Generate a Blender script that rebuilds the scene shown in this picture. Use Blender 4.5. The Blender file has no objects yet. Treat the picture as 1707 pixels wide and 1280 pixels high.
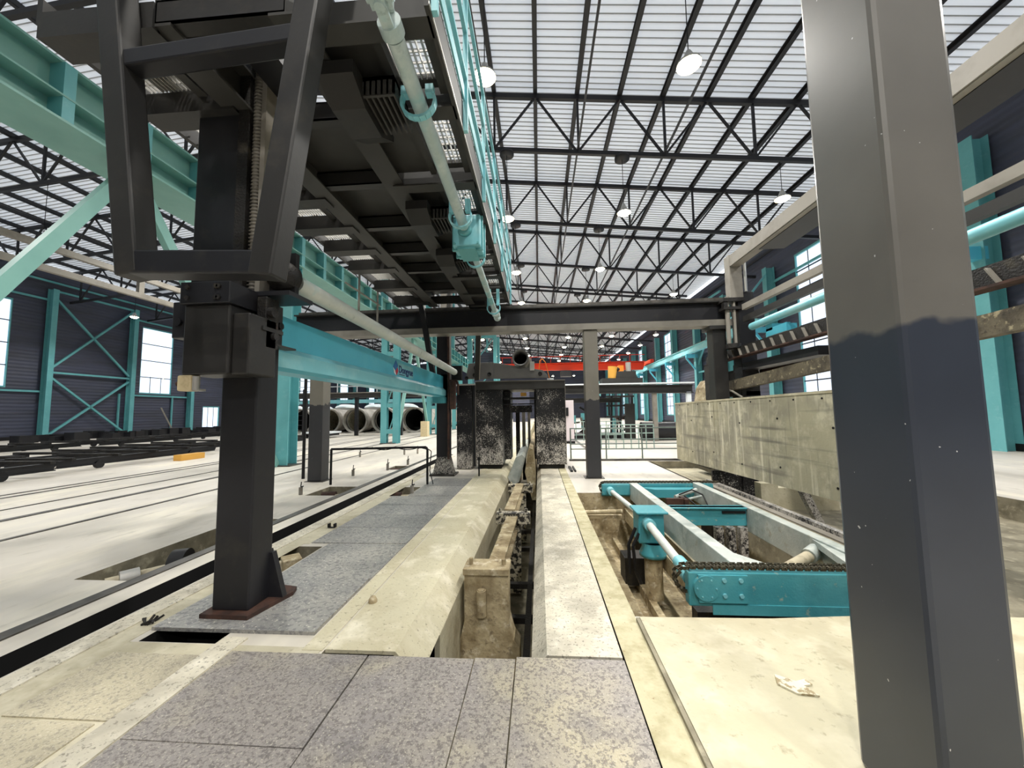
import bpy, math, random
from mathutils import Vector, Matrix
random.seed(7)
V = Vector
C = bpy.context.scene.collection
sc = bpy.context.scene

# ------------------------------------------------------------------ materials
def lin(h):
    r = []
    for i in (0, 2, 4):
        c = int(h[i:i+2], 16)/255
        r.append(c/12.92 if c <= .04045 else ((c+.055)/1.055)**2.4)
    return (*r, 1)
MATS = {}
def mat(name, base, rough=.6, metal=0., spots=(), bump=0., bscale=60., stretch=(1, 1, 1), emit=None):
    """spots: list of (colour hex, scale, threshold lo, hi, amount) noise layers mixed over the base colour"""
    m = bpy.data.materials.new(name); m.use_nodes = True
    nt = m.node_tree; N = nt.nodes; L = nt.links
    b = N['Principled BSDF']
    b.inputs['Roughness'].default_value = rough
    b.inputs['Metallic'].default_value = metal
    b.inputs['Base Color'].default_value = lin(base)
    geo = N.new('ShaderNodeNewGeometry')
    mp = N.new('ShaderNodeMapping'); mp.inputs['Scale'].default_value = stretch
    L.new(geo.outputs['Position'], mp.inputs['Vector'])
    col = None
    for i, s in enumerate(spots):
        c, scale, lo, hi, amt = s[:5]
        n = N.new('ShaderNodeTexNoise'); n.inputs['Scale'].default_value = scale
        n.inputs['Detail'].default_value = s[5] if len(s) > 5 else 4
        n.inputs['Roughness'].default_value = .62
        L.new(mp.outputs[0], n.inputs['Vector'])
        r = N.new('ShaderNodeMapRange'); r.inputs[1].default_value = lo; r.inputs[2].default_value = hi
        r.inputs[3].default_value = 0; r.inputs[4].default_value = amt
        L.new(n.outputs['Fac'], r.inputs[0])
        mx = N.new('ShaderNodeMix'); mx.data_type = 'RGBA'
        mx.inputs[7].default_value = lin(c)
        if col is None: mx.inputs[6].default_value = lin(base)
        else: L.new(col, mx.inputs[6])
        L.new(r.outputs[0], mx.inputs[0]); col = mx.outputs[2]
    if col is not None: L.new(col, b.inputs['Base Color'])
    if bump:
        n = N.new('ShaderNodeTexNoise'); n.inputs['Scale'].default_value = bscale; n.inputs['Detail'].default_value = 5
        L.new(mp.outputs[0], n.inputs['Vector'])
        bp = N.new('ShaderNodeBump'); bp.inputs['Strength'].default_value = bump; bp.inputs['Distance'].default_value = .01
        L.new(n.outputs['Fac'], bp.inputs['Height']); L.new(bp.outputs[0], b.inputs['Normal'])
    if lin(base)[1] < .05: b.inputs['Specular IOR Level'].default_value = .35
    if emit:
        b.inputs['Emission Color'].default_value = lin(emit[0]); b.inputs['Emission Strength'].default_value = emit[1]
    MATS[name] = m
    return m

mat('floor', 'd2ccc2', .55, spots=[('a29b8e', .35, .42, .68, .75), ('eee6d2', .9, .5, .7, .7), ('7d766a', 6, .58, .75, .45), ('8e8778', 2.2, .62, .72, .4)], bump=.15, bscale=14, stretch=(1, .35, 1))
mat('beige', 'c4bda2', .8, spots=[('a89c80', .8, .45, .66, .8), ('dad3bc', 3, .5, .72, .7), ('8f7c5c', 1.9, .60, .74, .6), ('7d7359', 16, .60, .72, .5)], bump=.5, bscale=28)
mat('apron', 'bfb8a1', .75, spots=[('a0987f', 1.6, .42, .64, .8), ('d6cfba', 4, .5, .7, .6), ('8a836f', 22, .6, .7, .5)], bump=.4, bscale=30)
mat('mud', 'b5a685', .85, spots=[('7b6a4b', 3, .42, .62, .9), ('e0d6bd', 9, .55, .7, .7), ('57493a', 22, .56, .7, .6)], bump=1., bscale=22)
mat('pitwall', '8f8874', .85, spots=[('5f5847', 2.5, .42, .66, .8), ('b9b199', 6, .54, .7, .7)], bump=.5, bscale=18)
mat('plate', '99938e', .55, .12, spots=[('bab198', .8, .46, .60, .9), ('7c7879', 1.5, .52, .64, .75), ('66615f', 58, .50, .58, .7), ('c9c2b3', 85, .58, .64, .65), ('524d4a', 150, .60, .66, .55)], bump=.5, bscale=90)
mat('plate_blue', '93928f', .45, .25, spots=[('c4bfb4', .9, .45, .68, .6), ('5f6065', 30, .50, .60, .6), ('e0dccf', 46, .61, .66, .9)], bump=.4, bscale=60)
mat('slabtop', 'c8c1a6', .75, spots=[('b4aa8c', 1.6, .42, .62, .8), ('f0ead6', 3.2, .5, .7, .7), ('6e6856', 34, .60, .68, .6)], bump=.6, bscale=40)
mat('slabright', 'd0c9b6', .75, spots=[('a19b8c', 1.9, .42, .62, .8), ('ece6d6', 5, .5, .7, .6), ('6d685c', 45, .56, .64, .7)], bump=.5, bscale=46)
mat('ochre', 'bcb596', .85, spots=[('9f9674', 7, .45, .65, .8), ('7c5b3a', 34, .65, .70, .7), ('ddd5b8', 3, .5, .7, .6)], bump=.5, bscale=30)
mat('dark', '202024', .42, spots=[('1a1a1d', 1.2, .4, .7, .8), ('35332f', 5, .57, .75, .5)], bump=.04, bscale=30)
mat('dark_warm', '2b2a29', .45, spots=[('201f1f', 1.5, .4, .7, .8), ('464139', 4, .57, .78, .5)], bump=.06, bscale=30)
mat('grime', '1f1d1c', .55, spots=[('4e4738', 8, .52, .7, .7), ('0f0e0e', 4, .45, .6, .7)], bump=.8, bscale=50)
mat('truss', '26262a', .5)
mat('black', '101012', .6)
mat('undergrey', '3a3937', .55, spots=[('2a2927', .9, .4, .65, .7)])
mat('edgegrey', '8a857c', .5, spots=[('6a655c', 2, .45, .65, .6)])
mat('teal', '64a9ae', .45, spots=[('4f959b', 1.2, .4, .7, .6), ('88bdc0', 5, .58, .75, .4)])
mat('girder_teal', '77a8a0', .4, spots=[('62948d', .8, .45, .7, .7)])
mat('cyan', '52bad2', .35, spots=[('74cbd9', 1.4, .5, .72, .6), ('3aa5bf', 2.2, .55, .7, .4)])
mat('cyan_light', '7bbfc9', .4, spots=[('a0d0d4', 2.6, .5, .7, .7)])
mat('dirty', '6b6352', .75, spots=[('423c33', 4, .45, .62, .8), ('b3a889', 12, .57, .68, .8), ('2a2622', 25, .6, .7, .6)], bump=.8, bscale=25)
mat('fence_green', '8fa69e', .5)
mat('fence_grey', '6c7a74', .5)
mat('plate_dusty', 'aaa28d', .6, .1, spots=[('bdb49b', .9, .44, .62, .85), ('8f8878', 2.2, .50, .66, .7), ('807a6e', 60, .52, .60, .6), ('d3ccb8', 85, .58, .64, .6)], bump=.4, bscale=90)
mat('midgrey', '5c5b59', .45, spots=[('4a4948', 1.5, .45, .65, .7)])
mat('flange_grey', '7b776e', .5, spots=[('605c54', 1.2, .45, .65, .7)])
mat('pipe', 'a9bcbb', .5, spots=[('d8dfdb', 3, .45, .7, .6), ('6fb7bb', 1.6, .5, .65, .9), ('7c8f8f', 9, .6, .7, .5)], bump=.2)
mat('pipe_white', 'c9cfc9', .5, spots=[('e3e6df', 3, .45, .7, .6), ('8fc6c7', 1.2, .58, .68, .8), ('8d9690', 11, .62, .7, .6)], bump=.2)
mat('machine_white', 'b9bfba', .5, spots=[('8f9994', 2.4, .45, .66, .8), ('d9dbd3', 6, .5, .7, .6), ('8c7b54', 9, .62, .74, .6)], bump=.2)
mat('machine_blue', '469aa6', .4, spots=[('66b0b8', 1.7, .45, .7, .6), ('37838f', 3, .55, .72, .6), ('c9c3a6', 12, .63, .72, .5)], bump=.15)
mat('splash_heavy', '3a3733', .6, spots=[('cbc3ae', 16, .47, .52, .95, 6), ('12110f', 9, .55, .62, .8, 3)], bump=.8, bscale=35)
mat('wall', '3f4356', .6, spots=[('34363f', .3, .4, .7, .8), ('4a4a50', 1.5, .55, .75, .4)], bump=.1, bscale=4, stretch=(1, 1, 6))
mat('roofsteel', '313134', .5)
mat('red', 'd93a1c', .4)
mat('orange', 'e6862a', .45)
mat('amber', 'e0a84a', .45)
mat('chain', '4d4839', .45, .5, spots=[('211e18', 90, .46, .58, .8), ('a79d7c', 130, .58, .66, .7)], bump=.4, bscale=120)
mat('galv', 'b5b3ae', .4, .4)
mat('handle_metal', 'd0d0cc', .3, .8)
mat('rust', '4a3229', .7, spots=[('2c211d', 6, .45, .6, .8)])
mat('cream', 'd3c29c', .5, spots=[('b39f76', 14, .5, .66, .6)])
mat('motor', 'c0b59b', .5, spots=[('8c826b', 7, .48, .62, .7)])
mat('pink', 'd8ccd0', .5)
mat('rubber', '17171a', .5)
mat('paper', 'e6dfc8', .8, spots=[('8d7748', 18, .52, .6, .8)])
mat('logo_blue', '1f6fb4', .4); mat('logo_red', 'c8344a', .4); mat('logo_white', 'e8eef2', .4); mat('ink', '1d2b6b', .4)
mat('autoclave', 'b8b3ab', .6, spots=[('8d877c', 1.2, .45, .65, .8)])
mat('rail_steel', '57544f', .45, .4, spots=[('2f2d2a', 3, .45, .6, .8)])
mat('slot', '060606', .9)  # near-black: shade of deep gaps and vessel interiors put into the colour

def splash_grad(name, base, c1, c2, ztop, zbot):
    m = mat(name, base, .4); nt = m.node_tree; N = nt.nodes; L = nt.links
    geo = N.new('ShaderNodeNewGeometry'); sp = N.new('ShaderNodeSeparateXYZ'); L.new(geo.outputs['Position'], sp.inputs[0])
    gr = N.new('ShaderNodeMapRange'); gr.inputs[1].default_value = zbot; gr.inputs[2].default_value = ztop; gr.inputs[3].default_value = .10; gr.inputs[4].default_value = -.03
    L.new(sp.outputs['Z'], gr.inputs[0]); prev = None
    big = N.new('ShaderNodeTexNoise'); big.inputs['Scale'].default_value = 2.2; L.new(geo.outputs['Position'], big.inputs['Vector'])
    bg_ = N.new('ShaderNodeMath'); bg_.operation = 'MULTIPLY_ADD'; bg_.inputs[1].default_value = .3; bg_.inputs[2].default_value = -.15; L.new(big.outputs['Fac'], bg_.inputs[0])
    for c, sc_, st, off in ((c1, 16, (1, 1, .45), .0), (c2, 38, (1, 1, .8), -.01)):
        mp = N.new('ShaderNodeMapping'); mp.inputs['Scale'].default_value = st; mp.inputs['Rotation'].default_value = (0, .5, 0); L.new(geo.outputs['Position'], mp.inputs[0])
        n = N.new('ShaderNodeTexNoise'); n.inputs['Scale'].default_value = sc_; n.inputs['Detail'].default_value = 8; n.inputs['Roughness'].default_value = .75; n.inputs['Distortion'].default_value = .6
        L.new(mp.outputs[0], n.inputs['Vector'])
        a1 = N.new('ShaderNodeMath'); L.new(n.outputs['Fac'], a1.inputs[0]); L.new(gr.outputs[0], a1.inputs[1])
        a2 = N.new('ShaderNodeMath'); L.new(a1.outputs[0], a2.inputs[0]); L.new(bg_.outputs[0], a2.inputs[1])
        r = N.new('ShaderNodeMapRange'); r.inputs[1].default_value = .585+off; r.inputs[2].default_value = .65+off; r.inputs[4].default_value = .85; L.new(a2.outputs[0], r.inputs[0])
        mx = N.new('ShaderNodeMix'); mx.data_type = 'RGBA'; mx.inputs[7].default_value = lin(c); mx.inputs[6].default_value = lin(base)
        if prev: L.new(prev, mx.inputs[6])
        L.new(r.outputs[0], mx.inputs[0]); prev = mx.outputs[2]
    L.new(prev, N['Principled BSDF'].inputs['Base Color'])
splash_grad('splash', '131315', 'a8a29b', 'd8d3cb', 2.2, 0.)
splash_grad('splash_low', '17171a', '8f8a84', 'bdb8b0', 1.3, -.1)
splash_grad('splash_board', '18181b', 'b8b2ab', 'e0dbd3', .3, -.6)
def wavy(m, axis, scale, depth=.02, bands=True):
    """profiled-sheet bump"""
    nt = m.node_tree; N = nt.nodes; L = nt.links
    geo = N.new('ShaderNodeNewGeometry'); w = N.new('ShaderNodeTexWave')
    w.bands_direction = axis; w.inputs['Scale'].default_value = scale
    L.new(geo.outputs['Position'], w.inputs['Vector'])
    bp = N.new('ShaderNodeBump'); bp.inputs['Strength'].default_value = .6; bp.inputs['Distance'].default_value = depth
    L.new(w.outputs['Fac'], bp.inputs['Height']); L.new(bp.outputs[0], N['Principled BSDF'].inputs['Normal'])
wavy(MATS['wall'], 'Z', 1.2, .03)

# concrete mould panel: vertical and horizontal dried-slurry streaks
m = mat('panel', 'b3ad93', .75, spots=[('8f8b7d', 1.2, .42, .62, .8), ('d8d2b8', 4, .5, .68, .7)], bump=.25, bscale=20)
nt = m.node_tree; N = nt.nodes; L = nt.links
prev = N['Principled BSDF'].inputs['Base Color'].links[0].from_socket
for st, c, lo, hi in (((1, 7, .5), 'e4dec6', .56, .68), ((1, .35, 9), '6f6c63', .56, .70), ((1, 16, 1.2), '77746a', .60, .72)):
    geo = N.new('ShaderNodeNewGeometry'); mp = N.new('ShaderNodeMapping'); mp.inputs['Scale'].default_value = st
    n = N.new('ShaderNodeTexNoise'); n.inputs['Scale'].default_value = 1.1; n.inputs['Detail'].default_value = 5
    L.new(geo.outputs['Position'], mp.inputs[0]); L.new(mp.outputs[0], n.inputs['Vector'])
    r = N.new('ShaderNodeMapRange'); r.inputs[1].default_value = lo; r.inputs[2].default_value = hi; r.inputs[4].default_value = .75
    L.new(n.outputs['Fac'], r.inputs[0])
    mx = N.new('ShaderNodeMix'); mx.data_type = 'RGBA'; mx.inputs[7].default_value = lin(c)
    L.new(prev, mx.inputs[6]); L.new(r.outputs[0], mx.inputs[0]); prev = mx.outputs[2]
L.new(prev, N['Principled BSDF'].inputs['Base Color'])

# right column paint: weathered grey-brown above, fresh slate blue-grey below a ragged edge
def two_tone(name, up, down, zc, ragged, rough):
    m = mat(name, up, rough)
    nt = m.node_tree; N = nt.nodes; L = nt.links
    geo = N.new('ShaderNodeNewGeometry'); s = N.new('ShaderNodeSeparateXYZ'); L.new(geo.outputs['Position'], s.inputs[0])
    n = N.new('ShaderNodeTexNoise'); n.inputs['Scale'].default_value = 9; L.new(geo.outputs['Position'], n.inputs['Vector'])
    a = N.new('ShaderNodeMath'); a.operation = 'MULTIPLY_ADD'; a.inputs[1].default_value = ragged; L.new(n.outputs['Fac'], a.inputs[0]); L.new(s.outputs['Z'], a.inputs[2])
    r = N.new('ShaderNodeMapRange'); r.inputs[1].default_value = zc-.012+ragged/2; r.inputs[2].default_value = zc+.012+ragged/2
    L.new(a.outputs[0], r.inputs[0])
    n2 = N.new('ShaderNodeTexNoise'); n2.inputs['Scale'].default_value = 3; n2.inputs['Detail'].default_value = 6; L.new(geo.outputs['Position'], n2.inputs['Vector'])
    mxs = []
    for c in (down, up):
        mm = N.new('ShaderNodeMix'); mm.data_type = 'RGBA'; l = lin(c)
        mm.inputs[6].default_value = tuple(x*.8 for x in l[:3])+(1,); mm.inputs[7].default_value = tuple(x*1.25 for x in l[:3])+(1,)
        L.new(n2.outputs['Fac'], mm.inputs[0]); mxs.append(mm)
    mx = N.new('ShaderNodeMix'); mx.data_type = 'RGBA'
    L.new(r.outputs[0], mx.inputs[0]); L.new(mxs[0].outputs[2], mx.inputs[6]); L.new(mxs[1].outputs[2], mx.inputs[7])
    # tiny paint flecks
    v = N.new('ShaderNodeTexNoise'); v.inputs['Scale'].default_value = 45; v.inputs['Detail'].default_value = 1
    L.new(geo.outputs['Position'], v.inputs['Vector'])
    rr = N.new('ShaderNodeMapRange'); rr.inputs[1].default_value = .80; rr.inputs[2].default_value = .81; L.new(v.outputs['Fac'], rr.inputs[0])
    m3 = N.new('ShaderNodeMix'); m3.data_type = 'RGBA'; m3.inputs[7].default_value = lin('c8c8c8')
    L.new(rr.outputs[0], m3.inputs[0]); L.new(mx.outputs[2], m3.inputs[6])
    L.new(m3.outputs[2], N['Principled BSDF'].inputs['Base Color'])
    return m
two_tone('column_paint', '65635f', '333843', 1.80, .10, .32)
two_tone('post_paint', '6e6a61', '2c2c2f', 1.75, .25, .45)

# roof sheet: white translucent profiled sheet that lets the daylight through
m = bpy.data.materials.new('roof_sheet'); m.use_nodes = True; nt = m.node_tree; N = nt.nodes; L = nt.links
N.remove(N['Principled BSDF']); out = N['Material Output']
d = N.new('ShaderNodeBsdfDiffuse'); d.inputs[0].default_value = (.86, .86, .87, 1)
t = N.new('ShaderNodeBsdfTranslucent'); t.inputs[0].default_value = (.72, .74, .78, 1)
g = N.new('ShaderNodeMixShader'); g.inputs[0].default_value = .36
L.new(d.outputs[0], g.inputs[1]); L.new(t.outputs[0], g.inputs[2]); L.new(g.outputs[0], out.inputs[0]); MATS['roof_sheet'] = m
# window glass
m = bpy.data.materials.new('glass'); m.use_nodes = True; nt = m.node_tree; N = nt.nodes; L = nt.links
N.remove(N['Principled BSDF']); out = N['Material Output']
d = N.new('ShaderNodeBsdfTransparent'); d.inputs[0].default_value = (.93, .96, 1, 1)
t = N.new('ShaderNodeBsdfGlossy'); t.inputs['Roughness'].default_value = .05
g = N.new('ShaderNodeMixShader'); g.inputs[0].default_value = .06
L.new(d.outputs[0], g.inputs[1]); L.new(t.outputs[0], g.inputs[2]); L.new(g.outputs[0], out.inputs[0]); MATS['glass'] = m
mat('bulb', 'fff0c8', .5, emit=('fff0c4', 60))
mat('roof_rib_shade', 'bcbbb9', .7)  # grey for the rib webs, shade between the corrugations put into colour

# ------------------------------------------------------------------ mesh builder
class MB:
    def __init__(s): s.v = []; s.f = []; s.sm = []; s.mi = []; s.cur = 0
    def _add(s, vs, fs, smooth=False):
        o = len(s.v); s.v += [V(v) for v in vs]
        for f in fs: s.f.append([o+i for i in f]); s.sm.append(smooth); s.mi.append(s.cur)
        return s
    def hexa(s, p): return s._add(p, [(0, 3, 2, 1), (4, 5, 6, 7), (0, 1, 5, 4), (1, 2, 6, 5), (2, 3, 7, 6), (3, 0, 4, 7)])
    def box(s, x0, x1, y0, y1, z0, z1):
        return s.hexa([(x0, y0, z0), (x1, y0, z0), (x1, y1, z0), (x0, y1, z0), (x0, y0, z1), (x1, y0, z1), (x1, y1, z1), (x0, y1, z1)])
    def frame(s, p, q, up=(0, 0, 1)):
        p, q = V(p), V(q); d = (q-p).normalized(); u = V(up)
        if abs(d.dot(u)) > .98: u = V((0, 1, 0))
        a = d.cross(u).normalized(); b = a.cross(d).normalized(); return p, q, a, b
    def bar(s, p, q, w, h, up=(0, 0, 1), off=(0, 0)):
        p, q, a, b = s.frame(p, q, up); o = a*off[0]+b*off[1]
        c = [(-w/2, -h/2), (w/2, -h/2), (w/2, h/2), (-w/2, h/2)]
        return s.hexa([p+o+a*x+b*y for x, y in c]+[q+o+a*x+b*y for x, y in c])
    def ibeam(s, p, q, w, h, tf=.02, tw=.015, up=(0, 0, 1)):
        s.bar(p, q, w, tf, up, (0, h/2-tf/2)); s.bar(p, q, w, tf, up, (0, -h/2+tf/2)); return s.bar(p, q, tw, h-2*tf, up)
    def channel(s, p, q, w, h, t=.012, up=(0, 0, 1), side=1):
        s.bar(p, q, t, h, up, (side*(w/2-t/2), 0)); s.bar(p, q, w, t, up, (0, h/2-t/2)); return s.bar(p, q, w, t, up, (0, -h/2+t/2))
    def cyl(s, p, q, r, r2=None, n=16, cap=True):
        p, q, a, b = s.frame(p, q); r2 = r if r2 is None else r2
        vs = []
        for i in range(n):
            t = 2*math.pi*i/n; e = a*math.cos(t)+b*math.sin(t); vs += [p+e*r, q+e*r2]
        s._add(vs, [(2*i, 2*((i+1) % n), 2*((i+1) % n)+1, 2*i+1) for i in range(n)], True)
        if cap:
            s._add([vs[2*i] for i in range(n)], [tuple(range(n))[::-1]]); s._add([vs[2*i+1] for i in range(n)], [tuple(range(n))])
        return s
    def lathe(s, p, q, prof, n=20):
        """profile of (t along p->q in metres, radius), closed into a ring when first == last"""
        p, q, a, b = s.frame(p, q); d = (q-p).normalized(); k = len(prof); vs = []
        for i in range(n):
            t = 2*math.pi*i/n; e = a*math.cos(t)+b*math.sin(t)
            vs += [p+d*x+e*r for x, r in prof]
        fs = [(i*k+j, ((i+1) % n)*k+j, ((i+1) % n)*k+j+1, i*k+j+1) for i in range(n) for j in range(k-1)]
        return s._add(vs, fs, True)
    def tube(s, p, q, r, t, n=24):
        l = (V(q)-V(p)).length
        return s.lathe(p, q, [(0, r), (l, r), (l, r-t), (0, r-t), (0, r)], n)
    def path(s, pts, r, n=8):
        for i in range(len(pts)-1): s.cyl(pts[i], pts[i+1], r, n=n)
        return s
    def extr(s, poly, axis, a, b):
        """polygon in the two remaining axes (in x,y,z order) extruded along axis from a to b"""
        def P(u, w, t): return {'x': (t, u, w), 'y': (u, t, w), 'z': (u, w, t)}[axis]
        n = len(poly); s._add([P(u, w, a) for u, w in poly]+[P(u, w, b) for u, w in poly],
            [tuple(range(n))[::-1], tuple(range(n, 2*n))]+[(i, (i+1) % n, n+(i+1) % n, n+i) for i in range(n)])
        return s
    def bolt(s, p, d, r=.02, h=.015): p = V(p); return s.cyl(p, p+V(d)*h, r, n=6)
    def build(s, name, material, parent=None, bevel=0., origin=None):
        if parent is not None: o = parent.get('_o'); org = V(o) if o is not None else V((0, 0, 0))
        elif origin is not None: org = V(origin)
        else:
            xs = [v.x for v in s.v]; ys = [v.y for v in s.v]; zs = [v.z for v in s.v]
            org = V(((min(xs)+max(xs))/2, (min(ys)+max(ys))/2, min(zs)))
        me = bpy.data.meshes.new(name); me.from_pydata([v-org for v in s.v], [], s.f)
        for i, pl in enumerate(me.polygons): pl.use_smooth = s.sm[i]; pl.material_index = s.mi[i]
        for mm in (material if isinstance(material, (list, tuple)) else [material]): me.materials.append(MATS[mm])
        import bmesh
        bm = bmesh.new(); bm.from_mesh(me); bmesh.ops.recalc_face_normals(bm, faces=bm.faces); bm.to_mesh(me); bm.free()
        ob = bpy.data.objects.new(name, me); C.objects.link(ob)
        if parent is not None:
            ob.parent = parent; ob['_o'] = org[:]
        else: ob.location = org; ob['_o'] = org[:]
        if bevel:
            md = ob.modifiers.new('bevel', 'BEVEL'); md.width = bevel; md.segments = 2; md.limit_method = 'ANGLE'; md.angle_limit = .9
        return ob

def tag(o, label, cat, group=None, kind=None):
    o['label'] = label; o['category'] = cat
    if group: o['group'] = group
    if kind: o['kind'] = kind
    return o
def thing(name, label, cat, loc, group=None):
    o = bpy.data.objects.new(name, None); C.objects.link(o); o.location = loc; o['_o'] = list(loc)
    o.empty_display_size = .1
    return tag(o, label, cat, group)
def struct(o): o['kind'] = 'structure'; return o
def dup(o, delta=(0, 0, 0), label=None, parent=None):
    c = o.copy(); C.objects.link(c)
    if parent is not None: c.parent = parent
    else: c.location = V(o.location)+V(delta)
    if label: c['label'] = label
    for ch in list(o.children): dup(ch, parent=c)
    return c
ORD = ['first', 'second', 'third', 'fourth', 'fifth', 'sixth', 'seventh', 'eighth', 'ninth', 'tenth', 'eleventh', 'twelfth', 'thirteenth', 'fourteenth', 'fifteenth', 'sixteenth', 'seventeenth', 'eighteenth', 'nineteenth', 'twentieth']

# ------------------------------------------------------------------ camera
a, F = -.014, 620.
Yc = V((45, -47, F)).normalized(); b = (47-45*a)/F
Zc = V((a, 1, b)); Zc -= Yc*Zc.dot(Yc); Zc.normalize()
Xc = V((1, 0, 0)); Xc -= Yc*Xc.dot(Yc); Xc -= Zc*Xc.dot(Zc); Xc.normalize()
right = V((Xc[0], Yc[0], Zc[0])); up = V((Xc[1], Yc[1], Zc[1])); fwd = V((Xc[2], Yc[2], Zc[2]))
cam = bpy.data.cameras.new('camera'); co = bpy.data.objects.new('camera', cam); C.objects.link(co)
mm = Matrix.Identity(4)
for i in range(3): mm[i][0] = right[i]; mm[i][1] = up[i]; mm[i][2] = -fwd[i]
mm[0][3], mm[1][3], mm[2][3] = 0, 0, 1.5
co.matrix_world = mm
cam.sensor_width = 36; cam.lens = 36*F/1707; cam.clip_start = .05; cam.clip_end = 400
sc.camera = co

# ------------------------------------------------------------------ setting
XL, XR, Y0, Y1 = -38., 15.8, -14., 92.
RX, RZ, SL = -11.1, 16.05, .105          # ridge x, ridge z (top chord), slope
def zt(x): return RZ-SL*abs(x-RX)
holes = [(-3.44, -3.16, -3., 13.6, .45), (-1.40, .49, .3, 60., 1.15), (-2.72, -2.17, 2.44, 2.8, .25), (-3.07, -2.5, 3.4, 4.22, .35),
         (-4.37, -3.82, 3.3, 5.3, .35), (-4.42, -3.74, 6.83, 7.67, .3), (-3.0, -2.45, 6.79, 7.62, .3), (-4.2, -3.75, 10., 10.7, .3),
         (.66, 3.25, 2.9, 7.1, .9), (3.25, 7.6, 3., 11.5, .35)]
xs = sorted({XL, XR, *[h[0] for h in holes], *[h[1] for h in holes]}); ys = sorted({Y0, Y1, *[h[2] for h in holes], *[h[3] for h in holes]})
fl = MB()
for i in range(len(xs)-1):
    for j in range(len(ys)-1):
        cx, cy = (xs[i]+xs[i+1])/2, (ys[j]+ys[j+1])/2
        if any(h[0] < cx < h[1] and h[2] < cy < h[3] for h in holes): continue
        fl._add([(xs[i], ys[j], 0), (xs[i+1], ys[j], 0), (xs[i+1], ys[j+1], 0), (xs[i], ys[j+1], 0)], [(0, 1, 2, 3)])
for k, (x0, x1, y0, y1, d) in enumerate(holes):
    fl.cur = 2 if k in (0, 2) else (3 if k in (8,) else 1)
    P = [(x0, y0), (x1, y0), (x1, y1), (x0, y1)]
    for q in range(4):
        if k == 8 and q == 1: continue
        if k == 9 and q == 3: continue
        A, B = P[q], P[(q+1) % 4]
        fl._add([(*A, 0), (*B, 0), (*B, -d), (*A, -d)], [(0, 1, 2, 3)])
    fl._add([(*p, -d) for p in P], [(0, 1, 2, 3)])
# kerb between the machine pit and the shallow side floor
fl.cur = 1; fl.box(3.25, 3.42, 2.9, 7.1, -.9, -.02); fl.cur = 3; fl.box(3.2, 3.25, 7.1, 11.5, -.35, 0)
struct(fl.build('floor', ['floor', 'pitwall', 'slot', 'mud'], origin=(0, 0, 0)))

def wall_x(name, X, z1, wins, th=.15, s=1):
    m = MB(); y = Y0
    for (ya, yb, za, zb) in wins:
        m.box(min(X, X+s*th), max(X, X+s*th), y, ya, 0, z1)
        m.box(min(X, X+s*th), max(X, X+s*th), ya, yb, 0, za) if za > 0 else None
        m.box(min(X, X+s*th), max(X, X+s*th), ya, yb, zb, z1); y = yb
    m.box(min(X, X+s*th), max(X, X+s*th), y, Y1, 0, z1)
    return struct(m.build(name, 'wall', origin=(X, 0, 0)))
WL = [(y, y+3.1, 3.8, 10.3) for y in (-3.2, 8.8, 20.75, 32.75)] + [(39.6, 41.8, 0., 2.7)] + [(y, y+3.1, 3.8, 10.3) for y in (44.75, 56.75, 68.75, 80.75)]
WR = [(y, y+3.2, .9, 10.9) for y in (-3.5, 8.4, 20.2, 32.2, 44.2, 56.2, 68.2, 80.2)]
wall_x('wall_left', XL, 13., WL, s=-1); wall_x('wall_right', XR, 13., WR, s=1)
g = MB(); g.extr([(XL, 0), (XR, 0), (XR, zt(XR)), (RX, RZ), (XL, zt(XL))], 'y', Y1, Y1+.15); struct(g.build('wall_back', 'wall', origin=(0, Y1, 0)))
g = MB(); g.extr([(XL, 0), (XR, 0), (XR, zt(XR)), (RX, RZ), (XL, zt(XL))], 'y', Y0-.15, Y0); struct(g.build('wall_front', 'wall', origin=(0, Y0, 0)))
# roof of profiled sheet
r = MB(); pitch = .27; y = Y0; prof = []
while y < Y1:
    prof += [(y, 0), (y+.20, 0), (y+.212, -.045), (y+.258, -.045)]; y += pitch
for (xa, xb) in ((XL-.3, RX), (RX, XR+.3)):
    vs = []; 
    for (yy, dz) in prof: vs += [(xa, yy, zt(xa)+.385+dz), (xb, yy, zt(xb)+.385+dz)]
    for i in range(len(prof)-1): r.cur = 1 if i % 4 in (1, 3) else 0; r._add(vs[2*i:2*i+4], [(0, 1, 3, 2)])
struct(r.build('ceiling', ['roof_sheet', 'roof_rib_shade'], origin=(0, 0, 12)))

def window(n, X, ya, yb, za, zb, s, rows, cols, kind='window'):
    w = MB(); t = .07
    w.bar((X, ya, za), (X, ya, zb), .12, t*1.5, (1, 0, 0)); w.bar((X, yb, za), (X, yb, zb), .12, t*1.5, (1, 0, 0))
    w.box(X-.06, X+.06, ya, yb, za, za+.12); w.box(X-.06, X+.06, ya, yb, zb-.12, zb)
    f = w.build(f'{kind}_{n}', 'teal', origin=(X, ya, za)); struct(f)
    b = MB()
    for i in range(1, rows): z = za+(zb-za)*i/rows; b.box(X-.02, X+.02, ya, yb, z-.035, z+.035)
    for i in range(1, cols): y = ya+(yb-ya)*i/cols; b.box(X-.015, X+.015, y-.02, y+.02, za, zb if kind == 'door' else za+(zb-za)*(1 if X > 0 else .26))
    if b.v: b.build('glazing_bar', 'truss', f)
    q = MB(); q.box(X+s*.02, X+s*.03, ya, yb, za, zb); q.build('window_pane', 'glass', f)
n = 0; k = 0
for w in WL:
    if w[2] == 0: k += 1; window(k, XL-.07, *w, -1, 1, 3, 'door')
    else: n += 1; window(n, XL-.07, *w, -1, 4, 3)
for w in WR: n += 1; window(n, XR+.07, *w, 1, 9, 3)
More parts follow.
